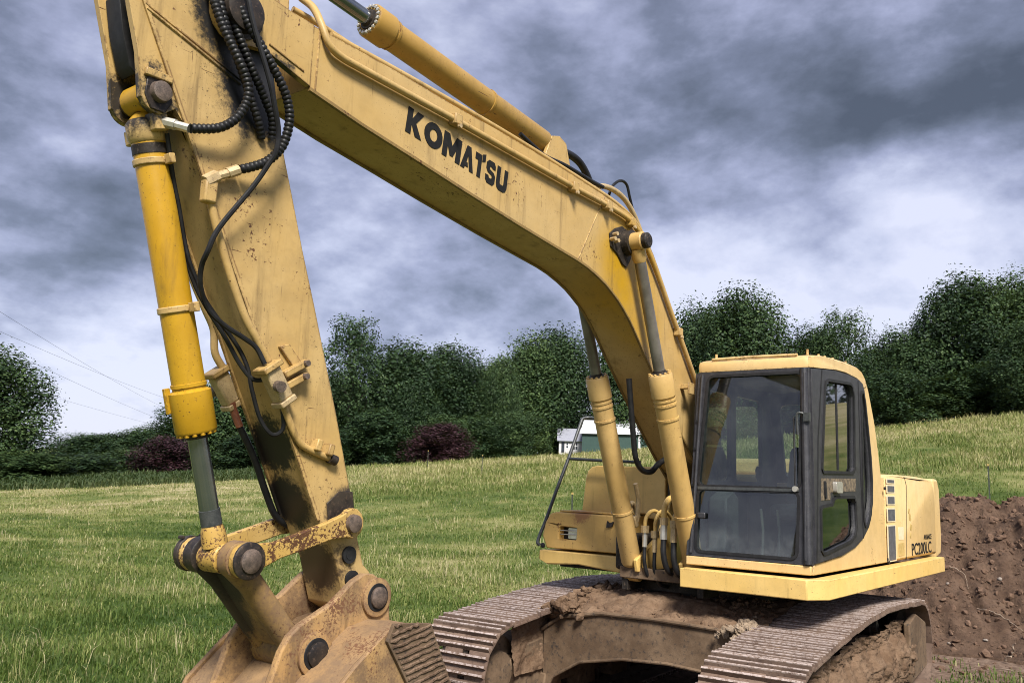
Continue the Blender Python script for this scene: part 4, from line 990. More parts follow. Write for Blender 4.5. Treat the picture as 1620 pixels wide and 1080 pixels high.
# door and quarter window on the side
uw = [(1.165, 2.06), (1.145, 2.035), (0.40, 2.05), (0.345, 2.09), (0.235, 2.72), (0.275, 2.80), (0.33, 2.815), (0.90, 2.785), (0.955, 2.762), (0.985, 2.71)]
lw = [(1.285, 1.445), (1.245, 1.415), (1.19, 1.418), (0.58, 1.488), (0.45, 1.53), (0.40, 1.60), (0.385, 1.80), (0.42, 1.842), (0.88, 1.838), (0.93, 1.825), (0.975, 1.782), (1.21, 1.765), (1.245, 1.745)]
qw = [(0.155, 1.60), (0.085, 1.605), (0.02, 1.66), (-0.075, 1.80), (-0.118, 1.98), (-0.128, 2.22), (-0.105, 2.45), (-0.075, 2.70), (-0.035, 2.775), (0.005, 2.775), (0.03, 2.74), (0.085, 2.3), (0.17, 1.9), (0.185, 1.65)]
dk = [(1.408, 1.349)] + [(x + 0.006, z + 0.007) for x, z in dark[1:-1]] + [(-0.097, 2.80), (-0.055, 2.856), (0.048, 2.882), (0.358, 2.896), (0.70, 2.889), (1.027, 2.862), (1.278, 2.839)]
dr = MB().plate(dk, sidef(0.004), -0.05, 0.012, [uw, lw, qw]).build('door', M['cabdark'], cab, 0.006)
for hole, nm, mt in ((uw, 'door_window', 'glass_side'), (lw, 'lower_door_window', 'glass_side'), (qw, 'quarter_window', 'glass_side')):
    MB().plate(grow(hole, 0.014), sidef(0.004), 0.0125, 0.022, [grow(hole, -0.010)]).build('window_seal', M['seal'], cab)
    MB().plate(grow(hole, 0.004), sidef(0.004), -0.02, -0.012).build(nm, M[mt], cab)
MB().plate([(0.700, 2.06), (0.72, 2.06), (0.64, 2.78), (0.62, 2.78)], sidef(0.004), -0.03, -0.005).build('sliding_window_bar', M['seal'], cab)
MB().plate([(0.215, 1.50), (0.23, 1.50), (0.20, 2.0), (0.13, 2.55), (0.09, 2.87), (0.075, 2.87), (0.115, 2.55), (0.185, 2.0)], sidef(0.004), 0.0125, 0.0155).build('door_rear_gap', M['seal'], cab)
MB().plate([(1.405, 1.36), (1.385, 1.36), (1.20, 2.30), (1.02, 2.855), (1.04, 2.855), (1.22, 2.30)], sidef(0.004), 0.0125, 0.0155).build('door_front_gap', M['seal'], cab)
MB().plate([(1.23, 1.815), (1.19, 1.985), (0.345, 2.0), (0.36, 1.895), (1.0, 1.88), (1.02, 1.82)], sidef(0.004), 0.0125, 0.016).build('lock_panel', simple('torn_lock_panel', (0.05, 0.04, 0.03), (0.2, 0.15, 0.09), 26, 0.8, 0.0, 0.4, (0.02, 0.017, 0.015)), cab)
hd = MB().plate(rrect(0.80, 1.875, 0.95, 1.965, 0.02), sidef(0.004), 0.017, 0.05).build('door_handle', M['silver'], cab, 0.006)
MB().plate(rrect(1.13, 1.83, 1.16, 1.965, 0.012), sidef(0.004), 0.017, 0.03).build('door_latch', M['seal'], cab)
# yellow edge line where sheet meets door
# other walls: right side with window, rear window frame, floor, lining
rw_h = rrect(-0.05, 1.95, 0.55, 2.72, 0.05); rw2 = rrect(0.66, 1.95, 1.18, 2.72, 0.05, 0.66, 1.12)
rwl = MB().plate([(1.40, 1.262), (-0.44, 1.262), (-0.40, 2.4), (-0.22, 2.84), (1.28, 2.84)], lambda a, b, d: (a, 0.318 + d, b), 0.0, 0.04, [rw_h, rw2]).build('right_wall', M['cabdark'], cab)
for h_ in (rw_h, rw2): MB().plate(grow(h_, 0.01), lambda a, b, d: (a, 0.33 + d, b), 0.0, 0.006).build('right_window', M['glass'], cab)
rr_h = rrect(0.45, 2.0, 1.2, 2.70, 0.06)
MB().plate([(0.36, 1.951), (1.29, 1.951), (1.28, 2.84), (0.36, 2.84)], lambda a, b, d: (-0.445 + 0.20 * max(0, b - 1.95) + d, a, b), 0.0, 0.04, [rr_h]).build('rear_wall', M['cabdark'], cab)
MB().plate(grow(rr_h, 0.01), lambda a, b, d: (-0.445 + 0.20 * (b - 1.95) + d, a, b), 0.012, 0.018).build('rear_window', M['glass'], cab)
MB().box((-0.43, 0.36, 1.25), (1.36, 1.29, 1.30)).build('cab_floor', M['interior'], cab)
MB().box((-0.1, 0.37, 2.80), (1.2, 1.25, 2.838)).build('roof_lining', M['console'], cab)
MB().box((0.359, 0.359, 1.31), (1.36, 0.375, 1.90)).build('wall_lining', M['interior'], cab)
seat = MB().box((-0.05, 0.62, 1.62), (0.47, 1.08, 1.76)).build('seat', M['seat'], cab, 0.05, 3)
MB().plate([(-0.02, 1.72), (0.10, 1.74), (-0.06, 2.30), (-0.17, 2.26)], lambda a, b, d: (a, d, b), 0.63, 1.07).build('seat_back', M['seat'], cab, 0.05, 3)
MB().plate([(-0.07, 2.32), (-0.17, 2.30), (-0.22, 2.48), (-0.12, 2.50)], lambda a, b, d: (a, d, b), 0.74, 0.96).build('headrest', M['seat'], cab, 0.04, 3)
MB().box((0.0, 0.68, 1.301), (0.4, 1.02, 1.61)).build('seat_base', M['interior'], cab, 0.02)
for y in (0.46, 1.10):
    MB().box((-0.1, y, 1.301), (0.55, y + 0.15, 1.86)).build('side_console', M['interior'], cab, 0.03)
    jo = MB(); jo.tube([(0.42, y + 0.07, 1.861), (0.44, y + 0.07, 1.97)], 0.022, 8); jo.lathe((0.44, y + 0.07, 1.96), (0.47, y + 0.07, 2.09), [(0, 0.018), (0.03, 0.03), (0.1, 0.028), (0.13, 0.015)], 10)
    jo.build('control_lever', M['seal'], cab)
for dy in (0.0, 0.14): MB().tube([(1.0, 0.78 + dy, 1.30), (0.98, 0.78 + dy, 1.55), (1.02, 0.78 + dy, 1.72)], 0.012, 8).build('travel_lever', M['silver'], cab)
MB().plate([(0.95, 1.301), (1.25, 1.301), (1.20, 1.80), (1.05, 1.86), (0.95, 1.80)], lambda a, b, d: (a, d, b), 0.40, 0.56).build('monitor_column', M['console'], cab, 0.02)
for i in range(3): MB().box((1.203 - 0.02 * i, 0.42, 1.62 + 0.06 * i), (1.212 - 0.02 * i, 0.54, 1.66 + 0.06 * i)).build('monitor_button', M['silver'], cab)
# wiper
MB().tube([(FRONT(1.9) + 0.03, 1.222, 1.9), (FRONT(2.45) + 0.03, 1.20, 2.45)], 0.007, 6).build('wiper_arm', M['seal'], cab)

# ---- engine cover and counterweight --------------------------------------------
ec_p = [(-0.51, 1.25), (-0.51, 2.03), (-0.56, 2.06), (-1.0, 2.068), (-1.8, 2.068), (-2.15, 2.055), (-2.32, 2.02), (-2.40, 1.95), (-2.425, 1.80), (-2.40, 1.25)]
ec = loft_y(ec_p, 0.35, 1.352, 0.06).build('engine_cover', M['body'], EX)
ec['label'] = 'faded yellow rear side cover with a column of dark vents and black model lettering'
MB().plate([(-1.150, 1.255), (-1.162, 1.255), (-1.235, 1.80), (-1.245, 1.97), (-1.18, 2.05), (-1.165, 2.05), (-1.23, 1.965), (-1.222, 1.80)], lambda a, b, d: (a, d, b), 1.345, 1.3535).build('cover_seam', M['dark_metal'], ec)
for (z0, z1) in ((1.985, 2.012), (1.90, 1.955), (1.79, 1.855), (1.635, 1.74), (1.275, 1.585)):
    k = (2.0 - z0) * 0.02
    MB().plate(rrect(-0.815 + k, z0 - 0.012, -0.545 + k, z1 + 0.012, 0.008), lambda a, b, d: (a, d, b), 1.350, 1.3555).build('vent_border', M['decal_pale'], ec)
    v = MB().plate(rrect(-0.79 + k, z0, -0.57 + k, z1, 0.006), lambda a, b, d: (a, d, b), 1.3557, 1.358).build('vent', M['vent'], ec)
for x, z in ((-0.50, 1.29), (-0.54, 1.262), (-0.49, 1.93)):
    MB().cyl((x, 1.345, z), (x, 1.362, z), 0.014, 8).build('cover_latch', M['seal'], ec)
MB().plate(rrect(-1.09, 1.30, -0.88, 1.42, 0.01), lambda a, b, d: (a, d, b), 1.350, 1.3545).build('sticker', M['decal_brown'], ec)
MB().plate(rrect(-1.08, 1.45, -0.90, 1.57, 0.01), lambda a, b, d: (a, d, b), 1.350, 1.3545).build('sticker', M['decal_pale'], ec)
for i, (x, z, r) in enumerate(((-1.33, 1.66, 0.035), (-1.36, 1.56, 0.03), (-1.30, 1.72, 0.025), (-1.34, 1.48, 0.025))):
    MB().plate([(x + r * (1 + 0.5 * math.sin(k * 2.1 + i)) * math.cos(k * 0.9), z + r * 1.5 * (1 + 0.4 * math.cos(k * 1.7)) * math.sin(k * 0.9)) for k in range(7)], lambda a, b, d: (a, d, b), 1.350, 1.3545).build('torn_sticker', M['decal_brown'], ec)
cw = MB(); prof = [(-2.435, 1.2), (-2.72, 1.24), (-2.78, 1.4), (-2.76, 1.95), (-2.66, 2.06), (-2.435, 2.06)]
secs = []
for y in np.linspace(-1.33, 1.33, 15):
    k = 1 - 0.16 * abs(y / 1.33) ** 4; secs.append([( -2.435 + (x + 2.435) * k - 0.0, y, z) for x, z in prof])
vs = [p for s in secs for p in s]; fs = []; k = len(prof)
for i in range(14):
    for j in range(k): a = i * k + j; b = i * k + (j + 1) % k; fs.append((a, b, b + k, a + k))
fs += [tuple(range(k)), tuple(range(14 * k, 15 * k))]
cw.add(vs, fs).build('counterweight', M['body'], EX, 0.03, 3)
MB().box((-2.42, -1.25, 1.145), (-0.55, 0.34, 2.03)).build('engine_hood', M['body'], EX, 0.05, 3)
MB().box((-2.2, -0.9, 2.031), (-1.3, 0.2, 2.22)).build('hood_top', M['body'], EX, 0.05, 3)

# ---- far side: tool box, tank, rail ---------------------------------------------
tb = MB().plate([(-1.385, 1.38), (-1.33, 1.262), (-0.525, 1.266), (-0.535, 1.45), (-0.548, 1.600), (-1.245, 1.604), (-1.312, 1.588), (-1.36, 1.50)], lambda a, b, d: (d - 0.10 * max(0, b - 1.30), a, b), 0.45, 1.115, [rrect(-1.19, 1.352, -0.995, 1.468, 0.012)]).build('tool_box', M['rusty'], EX, 0.02, 3)
tb['label'] = 'rust-spotted front box with a rectangular work lamp'
MB().box((0.96, -1.22, 1.33), (1.02, -0.97, 1.49)).build('lamp_housing', M['seal'], tb)
MB().plate(rrect(-1.12, 1.36, -1.0, 1.46, 0.01), lambda a, b, d: (d, a, b), 1.021, 1.05).build('lamp_reflector', M['lens'], tb)
for z in (1.40, 1.435): MB().cyl((1.085, -1.195, z), (1.085, -0.99, z), 0.004, 6).build('lamp_guard_bar', M['silver'], tb)
MB().plate([(-1.22, 0.45), (-0.54, 0.45), (-0.54, 1.06), (-1.22, 1.06)], lambda a, b, d: (b, a, d), 1.607, 1.622).build('box_lid', M['rusty'], tb, 0.004)
MB().plate([(-0.66, 1.49), (-0.60, 1.50), (-0.585, 1.55), (-0.63, 1.53), (-0.655, 1.55)], lambda a, b, d: (d - 0.10 * max(0, b - 1.30), a, b), 1.117, 1.135).build('box_latch', M['dark_metal'], tb)
sk2 = MB().plate([(-1.40, 1.243), (-1.405, 1.155), (-1.30, 1.112), (-0.95, 1.135), (-0.49, 1.10), (-0.495, 1.243)], lambda a, b, d: (d, a, b), 1.04, 1.13)
sk2.box((-2.3, -1.40, 1.11), (1.039, -1.33, 1.24))
sk2.build('side_skirt', M['skirt'], EX, 0.012)
tk = MB().plate(rrect(-1.275, 1.60, -0.33, 2.065, 0.02) if False else [(-1.275, 1.57), (-0.33, 1.57), (-0.33, 2.04), (-0.36, 2.06), (-1.10, 2.062), (-1.16, 2.05), (-1.205, 2.01), (-1.23, 1.94)], lambda a, b, d: (d, a, b), -0.5, 0.60).build('hydraulic_tank', M['skirt'], EX, 0.025, 3)
tk['label'] = 'tan hydraulic tank with rounded corner behind the tool box'
rp = [(1.12, -1.40, 1.282), (1.13, -1.42, 1.31), (1.06, -1.435, 1.40), (1.0, -1.43, 1.50), (0.86, -1.405, 1.80), (0.68, -1.385, 2.14), (0.50, -1.37, 2.50), (0.47, -1.365, 2.545), (0.42, -1.33, 2.56), (0.40, -1.25, 2.55), (0.40, -1.15, 2.54)]
hr = MB().tube(smooth_path(rp, 6), 0.017, 10).build('handrail', M['rail'], EX)
MB().tube([(0.69, -1.385, 2.125), (0.69, -1.0, 2.11), (0.69, -0.55, 2.10)], 0.015, 8).build('rail_crossbar', M['rail'], hr)
MB().tube([(0.40, -1.15, 2.54), (0.37, -1.12, 2.45), (0.36, -1.12, 2.05)], 0.017, 8).build('rail_post', M['rail'], hr)
MB().lathe((1.135, -1.35, 1.285), (1.15, -1.35, 1.285), [(0, 0.025), (0.012, 0.025), (0.018, 0.012)], 10).build('rail_foot', M['seal'], hr)

# ---- boom ---------------------------------------------------------------------------
b_bot = [(5.45, 3.863), (5.08, 3.794), (4.662, 3.735), (4.223, 3.669), (3.635, 3.588), (3.289, 3.545), (2.936, 3.502), (2.80, 3.478), (2.661, 3.440), (2.55, 3.402), (2.459, 3.358), (2.36, 3.306), (2.277, 3.25), (2.18, 3.175), (2.10, 3.10), (1.937, 2.935), (1.746, 2.75), (1.5, 2.515), (1.25, 2.285), (0.995, 2.067), (0.752, 1.88), (0.47, 1.68)]
b_top = [(0.20, 1.95), (1.033, 2.888), (1.301, 3.201), (1.454, 3.372), (1.60, 3.55), (1.706, 3.677), (1.80, 3.785), (1.877, 3.858), (1.96, 3.925), (2.042, 3.972), (2.14, 4.015), (2.236, 4.043), (2.6, 4.085), (3.1, 4.125), (3.845, 4.160), (4.332, 4.172), (4.795, 4.195), (5.346, 4.205), (5.45, 4.205)]
b_foot = arc(0.31, 1.80, 0.17, -40, -222, 8)
bm_ = MB().prism(b_bot + b_foot + b_top, -0.19, 0.19)
nose = [(5.452, 3.866), (5.727, 3.945), (5.85, 3.925)] + arc(5.90, 4.06, 0.145, -80, 90, 8) + [(5.75, 4.235), (5.60, 4.215), (5.452, 4.206)]
for y0, y1 in ((0.158, 0.196), (-0.196, -0.158)): bm_.prism(nose, y0, y1)
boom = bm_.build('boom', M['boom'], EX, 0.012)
boom['label'] = 'long bent main boom with black lettering on its side'
# edge flanges: side plates stand a little proud of top and bottom plates
for y in (0.178, -0.190):
    f = MB(); pts = [(5.45, 3.860)] + b_bot[1:]
    f.plate([(x, z - 0.014) for x, z in pts] + [(x, z + 0.004) for x, z in reversed(pts)], lambda a, b, d: (a, d, b), y - 0.003, y + 0.017)
    f.build('bottom_flange', M['flange'], boom)
MB().tube([(5.409, 0.191, 4.2), (5.416, 0.191, 3.86)], 0.006, 6).build('weld_seam', M['boom'], boom)
MB().tube([(2.585, 0.191, 4.078), (2.93, 0.191, 3.508)], 0.005, 6).build('weld_seam', M['boom'], boom)
MB().tube([(5.72, 0.197, 3.985), (5.50, 0.197, 3.93)], 0.006, 6).build('weld_seam', M['boom'], boom)
MB().lathe((5.90, -0.26, 4.06), (5.90, 0.27, 4.06), [(0, 0.085), (0.05, 0.1), (0.055, 0.125), (0.475, 0.125), (0.48, 0.1), (0.52, 0.1), (0.53, 0.075)], 24).build('arm_pivot_pin', M['dark_metal'], boom)
for x in (5.62, 5.78):
    MB().plate([(x - 0.035, 4.2), (x + 0.035, 4.2), (x + 0.03, 4.33), (x, 4.36), (x - 0.03, 4.33)], lambda a, b, d: (a, d, b), 0.10, 0.155).build('hose_bracket', M['boom'], boom, 0.006)
# shoulder boss where the boom cylinders pin on
SHX, SHZ = 2.27, 3.775
MB().lathe((SHX, -0.40, SHZ), (SHX, 0.41, SHZ), [(0, 0.05), (0.01, 0.062), (0.14, 0.062), (0.145, 0.10), (0.665, 0.10), (0.67, 0.062), (0.80, 0.062), (0.81, 0.05)], 24).build('shoulder_pin', M['swing'], boom)
MB().plate([(2.52, 3.80), (2.50, 3.70), (2.40, 3.66), (2.33, 3.60), (2.26, 3.58), (2.20, 3.66), (2.17, 3.78), (2.22, 3.88), (2.34, 3.90), (2.44, 3.86)], lambda a, b, d: (a, d, b), 0.1915, 0.205).build('grease_smear', M['swing'], boom, 0.004)
gl_ = MB()
for x, z in ((2.47, 3.80), (2.45, 3.75), (2.50, 3.755)): gl_.cyl((x, 0.2, z), (x + 0.01, 0.25, z), 0.016, 8)
gl_.build('grease_fitting', M['fitting'], boom)
# arm-cylinder foot bracket on top of the boom
for y in (-0.09, 0.055):
    MB().plate([(2.86, 4.10), (3.28, 4.13), (3.16, 4.40), (3.06, 4.43), (2.97, 4.40)], lambda a, b, d: (a, d, b), y, y + 0.035).build('cylinder_lug', M['boom'], boom, 0.008)
# pipes
def pipe(pts, r, mat, parent, name, n=10, sm=6): return MB().tube(smooth_path(pts, sm), r, n).build(name, M[mat], parent)
bp1 = [(5.441, 0.05, 4.414), (5.41, 0.12, 4.347), (5.405, 0.19, 4.237), (5.37, 0.222, 4.13), (5.29, 0.222, 4.095), (5.1, 0.222, 4.085), (4.364, 0.222, 4.064), (3.88, 0.222, 4.045), (3.1, 0.222, 4.012), (2.593, 0.222, 3.998), (2.295, 0.222, 3.975), (2.153, 0.222, 3.93), (2.005, 0.222, 3.827), (1.801, 0.222, 3.63), (1.553, 0.222, 3.34), (1.369, 0.222, 3.13), (1.02, 0.222, 2.72)]
pipe(bp1, 0.021, 'boom', boom, 'hydraulic_pipe')
pipe([(5.475, 0.03, 4.339), (5.323, 0.05, 4.32), (5.0, 0.05, 4.29), (4.486, 0.05, 4.255), (3.8, 0.05, 4.235), (3.4, 0.05, 4.225)], 0.017, 'boom', boom, 'hydraulic_pipe')
pipe([(5.30, 0.145, 4.235), (4.6, 0.145, 4.225), (3.7, 0.145, 4.195), (2.75, 0.145, 4.135), (2.3, 0.145, 4.09), (2.0, 0.145, 4.0), (1.75, 0.145, 3.78), (1.4, 0.145, 3.36), (1.0, 0.145, 2.90)], 0.018, 'boom', boom, 'hydraulic_pipe')
pipe([(5.30, -0.12, 4.235), (4.2, -0.12, 4.215), (3.0, -0.12, 4.155), (2.3, -0.12, 4.09), (2.0, -0.12, 4.0), (1.4, -0.12, 3.36)], 0.018, 'boom', boom, 'hydraulic_pipe')
for x, y, z in ((4.355, 0.222, 4.064), (3.058, 0.222, 4.010), (2.594, 0.222, 3.998), (2.233, 0.222, 3.955), (1.42, 0.222, 3.19)):
    MB().box((x - 0.035, 0.191, z - 0.035), (x + 0.035, 0.253, z + 0.035)).build('pipe_clamp', M['boom'], boom, 0.008)
    MB().cyl((x, 0.25, z - 0.045), (x, 0.268, z - 0.045), 0.014, 6).build('clamp_bolt', M['fitting'], boom)
pipe([(3.58, 0.12, 4.262), (3.415, 0.12, 4.223), (3.269, 0.12, 4.196), (3.016, 0.12, 4.205), (2.663, 0.12, 4.19), (2.5, 0.12, 4.19)], 0.016, 'hose', EX, 'hose')
pipe([(3.1, 0.0, 4.33), (3.006, 0.0, 4.355), (2.849, 0.0, 4.386), (2.683, 0.0, 4.374), (2.568, 0.0, 4.31), (2.44, 0.0, 4.17)], 0.030, 'hose', EX, 'hose')
pipe([(2.56, 0.1, 4.18), (2.45, 0.1, 4.215), (2.30, 0.1, 4.225), (2.152, 0.1, 4.20), (2.023, 0.1, 4.135), (1.9, 0.1, 4.02), (1.78, 0.1, 3.86)], 0.022, 'fitting', EX, 'hose')
pipe([(2.334, 0.06, 4.12), (2.30, 0.06, 4.22), (2.245, 0.06, 4.296), (2.137, 0.06, 4.362), (2.041, 0.06, 4.356), (1.99, 0.06, 4.266), (1.921, 0.06, 4.13), (1.86, 0.06, 3.95)], 0.012, 'hose', EX, 'hose')
pipe([(1.86, 0.0, 2.75), (1.824, 0.0, 2.537), (1.777, 0.0, 2.279), (1.731, 0.0, 2.1), (1.625, 0.0, 2.01), (1.474, 0.0, 2.0), (1.343, 0.0, 2.07), (1.1, 0.0, 2.16)], 0.024, 'hose', EX, 'hose')
hb = MB(); hb.obox((3.02, 0.0, 4.345), (Vector((1, 0, 0)), Vector((0, 1, 0)), Vector((0, 0, 1))), (0.12, 0.09, 0.10)); hb.build('hose_coupling', M['hose'], boom, 0.015)

# lettering on the boom
def letter(o, pts, holes=()):
    return (pts, holes)
def ell(cx, cy, rx, ry, n=20): return [(cx + rx * math.cos(2 * math.pi * i / n), cy + ry * math.sin(2 * math.pi * i / n)) for i in range(n)]
LET = {
 'K': ([(0, 0), (0, 1), (.30, 1), (.30, .62), (.56, 1), (.93, 1), (.54, .52), (.95, 0), (.57, 0), (.30, .40), (.30, 0)], []),
 'O': (ell(.5, .5, .5, .5), [ell(.5, .5, .21, .24)]),
 'M': ([(0, 0), (0, 1), (.30, 1), (.5, .56), (.70, 1), (1, 1), (1, 0), (.74, 0), (.74, .5), (.58, .14), (.42, .14), (.26, .5), (.26, 0)], []),
 'A': ([(0, 0), (.36, 1), (.66, 1), (1, 0), (.70, 0), (.51, .62), (.42, .30), (.52, .30), (.58, .12), (.34, .12), (.30, 0)], []),
 'T': ([(.28, 0), (.28, .70), (0, .70), (0, .98), (.62, .98), (.62, 0)], []),
 'S': ([(.92, .70), (.9, .86), (.75, 1), (.25, 1), (.05, .86), (.05, .6), (.2, .47), (.62, .40), (.64, .3), (.58, .25), (.36, .25), (.31, .34), (.02, .34), (.05, .12), (.22, 0), (.76, 0), (.94, .14), (.94, .42), (.78, .55), (.38, .62), (.35, .68), (.4, .75), (.58, .75), (.63, .70)], []),
 'U': ([(0, 1), (0, .25), (.08, .08), (.25, 0), (.7, 0), (.87, .08), (.95, .25), (.95, 1), (.65, 1), (.65, .34), (.6, .27), (.35, .27), (.30, .34), (.30, 1)], [])}
B0 = Vector((4.752, 3.866)); BD = Vector((-0.953, -0.117)).normalized(); BU = Vector((-0.1, 0.153)).normalized(); BU = Vector((BD.y, -BD.x))
TS = 0.160
pos_ = 0.0
lt = None
for ch, wd in zip('KOMATSU', (.142, .160, .165, .122, .100, .106, .118)):
    pts, holes = LET[ch]
    fm = lambda a, b, d, p0=pos_, w=wd: (lambda q: (q.x, d, q.y))(B0 + BD * (p0 + a * w) + BU * (b * TS))
    o = MB().plate(pts, fm, 0.1905, 0.1935, holes).build('letter', M['decal'], boom); o['label'] = 'black letter ' + ch
    if ch == 'T':
        o2 = MB().plate([(.68, .72), (.98, .80), (.98, 1.12), (.68, 1.04)], fm, 0.1905, 0.1935).build('letter_accent', M['decal'], boom)
    pos_ += wd + 0.008

# ---- cylinders ------------------------------------------------------------------------
def cylinder(name, label, foot, top, barrel_end, r_b, r_g, gl_len, r_rod, mat, rodmat, eye_r=0.075, eye_w=0.08, nb=12, bandz=(), endmat=None):
    """hydraulic cylinder from foot pin to rod-end pin; barrel_end = distance from foot to gland end"""
    a, b = Vector(foot), Vector(top); t = (b - a).normalized(); L = (b - a).length
    g0 = barrel_end - gl_len
    m = MB().lathe(a, b, [(0.06, r_b * 0.55), (0.085, r_b * 0.9), (0.11, r_b), (g0 - 0.03, r_b), (g0 - 0.028, r_b * 1.07), (g0 - 0.012, r_b * 1.07), (g0 - 0.01, r_b), (g0, r_b), (g0 + 0.012, r_g), (barrel_end - 0.012, r_g), (barrel_end, r_g * 0.93)], 28)
    m.lathe(a - Vector((0, eye_w, 0)), a + Vector((0, eye_w, 0)), [(0, eye_r * 0.9), (0.008, eye_r), (2 * eye_w - 0.008, eye_r), (2 * eye_w, eye_r * 0.9)], 20)
    ob = m.build(name, M[mat], EX); ob['label'] = label
    rd = MB().lathe(a + t * (barrel_end + 0.001), b, [(0, r_rod), (L - barrel_end - eye_r * 0.6, r_rod)], 24).build('rod', M[rodmat], ob)
    MB().lathe(a + t * (barrel_end - 0.002), b, [(0, r_rod * 1.5), (0.012, r_rod * 1.4), (0.014, r_rod * 1.15), (0.03, r_rod * 1.1)], 20).build('rod_seal', M['swing'], ob)
    MB().lathe(b - Vector((0, eye_w, 0)), b + Vector((0, eye_w, 0)), [(0, eye_r * 0.9), (0.008, eye_r), (2 * eye_w - 0.008, eye_r), (2 * eye_w, eye_r * 0.9)], 20).lathe(b - t * (eye_r + 0.09), b, [(0, r_rod * 1.02), (0.03, r_rod * 1.25), (eye_r + 0.03, r_rod * 1.35)], 20).build('rod_end', M[endmat or mat], ob)
    if nb: bolts('gland_bolt', a + t * (barrel_end - 0.001), t, (r_g + r_rod) * 0.56, nb, 0.012, 0.014, M['silver'] if name == 'arm_cylinder' else M[mat], ob)
    for d in bandz:
        MB().lathe(a + t * d, b, [(0, r_b), (0.002, r_b + 0.007), (0.02, r_b + 0.007), (0.022, r_b)], 28).build('barrel_band', M[mat], ob)
    return ob
for y, lab in ((0.295, 'boom lift cylinder beside the cab'), (-0.305, 'boom lift cylinder on the far side of the boom')):
    f_, p_ = (1.225, y, 1.13), (SHX, y, SHZ)
    o = cylinder('boom_cylinder', lab, f_, p_, 1.77, 0.087, 0.099, 0.20, 0.046, 'cyl_tan', 'rod_dull', 0.075, 0.07, 12, (0.55, 1.38, 1.5))
    a, b = Vector(f_), Vector(p_); t = (b - a).normalized(); fwd = Vector((t.z, 0, -t.x))
    q = a + t * 0.42
    # feed pipes along the barrel with flanged elbows
    for k, dy in ((0, -0.05), (1, 0.05)):
        MB().tube(smooth_path([q - fwd * 0.13 + Vector((0, dy, 0)), q - fwd * 0.15 + Vector((0, dy, 0.12 + 0.05 * k)), q - fwd * 0.10 + Vector((0, dy, 0.26 + 0.06 * k)) + t * 0.02]), 0.02, 8).build('feed_pipe', M['fitting'], o)
    MB().obox(q + t * 0.02 - fwd * 0.085, (t, fwd, Vector((0, 1, 0))), (0.10, 0.05, 0.16)).build('port_block', M['fitting'], o, 0.01)
bc = cylinder('bucket_cylinder', 'strong yellow bucket cylinder running down to the linkage', (6.236, 0, 3.545), (5.640, 0, 1.48), 1.545, 0.0765, 0.096, 0.205, 0.0455, 'cyl_yellow', 'rod', 0.07, 0.075, 14, (1.36, 1.42, 1.50), 'linkage')
a, b = Vector((6.236, 0, 3.545)), Vector((5.640, 0, 1.48)); t = (b - a).normalized(); side_ = Vector((0, 1, 0)); fwd = t.cross(side_)
for d, nm in ((0.27, 'strap_clamp'), (0.95, 'strap_clamp')):
    m = MB().lathe(a + t * d, b, [(0, 0.0765), (0.001, 0.085), (0.03, 0.085), (0.031, 0.0765)], 28)
    for s in (-1, 1): m.obox(a + t * (d + 0.015) + (side_ * 0.7 - fwd * 0.2 * s).normalized() * 0.105 * s, (t, side_, fwd), (0.045, 0.05, 0.03))
    m.build(nm, M['bracket'], bc, 0.004)
MB().lathe(a + t * 0.205, b, [(0, 0.077), (0.001, 0.0795), (0.045, 0.0795), (0.046, 0.077)], 28).build('rubber_band', M['swing'], bc)
MB().lathe(a + t * 0.09, b, [(0, 0.075), (0.02, 0.09), (0.09, 0.09), (0.11, 0.0767)], 24).obox(a + t * 0.12 + side_ * 0.06, (t, side_, fwd), (0.08, 0.14, 0.07)).build('port_block', M['bracket'], bc, 0.006)
MB().obox(a + t * 0.15 - side_ * 0.12 + fwd * 0.0, (t, side_, fwd), (0.07, 0.06, 0.06)).build('port_plug', M['bracket'], bc, 0.008)
MB().obox(a + t * 1.38 - side_ * 0.05 + fwd * 0.088, (t, side_, fwd), (0.12, 0.02, 0.03)).build('gland_key', M['cyl_yellow'], bc, 0.003)
MB().lathe(b - t * 0.235, b, [(0, 0.0462), (0.001, 0.049), (0.075, 0.049), (0.076, 0.046)], 24).build('rod_collar', M['rail'], bc)
ac = cylinder('arm_cylinder', 'ochre arm cylinder lying along the top of the boom', (3.06, 0, 4.355), (6.08, 0, 4.665), 1.86, 0.09, 0.105, 0.16, 0.044, 'arm_cyl', 'rod', 0.075, 0.045, 18, (0.75,))
MB().lathe((5.0, 0, 4.554), (5.1, 0, 4.565), [(0, 0.03)], 8)

# ---- arm --------------------------------------------------------------------------------
am = MB(); ya = 0.15
arm_front = [(4.955, 1.215), (5.035, 1.452), (5.165, 1.656), (5.30, 1.925), (6.335, 3.915), (6.45, 4.15), (6.43, 4.5), (6.29, 4.76)]
arm_top = [(6.12, 4.80), (5.98, 4.70), (5.86, 4.45), (5.74, 4.18), (5.66, 3.95)]
arm_rear = [(5.60, 3.68), (5.56, 3.52), (5.481, 3.296), (5.388, 3.023), (5.287, 2.75), (5.206, 2.52), (5.1, 2.22), (4.992, 1.889), (4.922, 1.686), (4.895, 1.56), (4.843, 1.42), (4.80, 1.385)]
boss = arc(4.815, 1.258, 0.105, 110, 310, 8)
am.prism(arm_front + arm_top + arm_rear + boss, -ya, ya)
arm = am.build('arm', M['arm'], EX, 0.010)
arm['label'] = 'tapering dipper arm hanging from the boom tip, greasy black near its lower end'
for y in (0.142, -0.152):
    pts = arm_front[2:6]
    MB().plate([(x + 0.012, z - 0.004) for x, z in pts] + [(x - 0.006, z + 0.002) for x, z in reversed(pts)], lambda a, b, d: (a, d, b), y - 0.003, y + 0.012).build('edge_flange', M['arm'], arm)
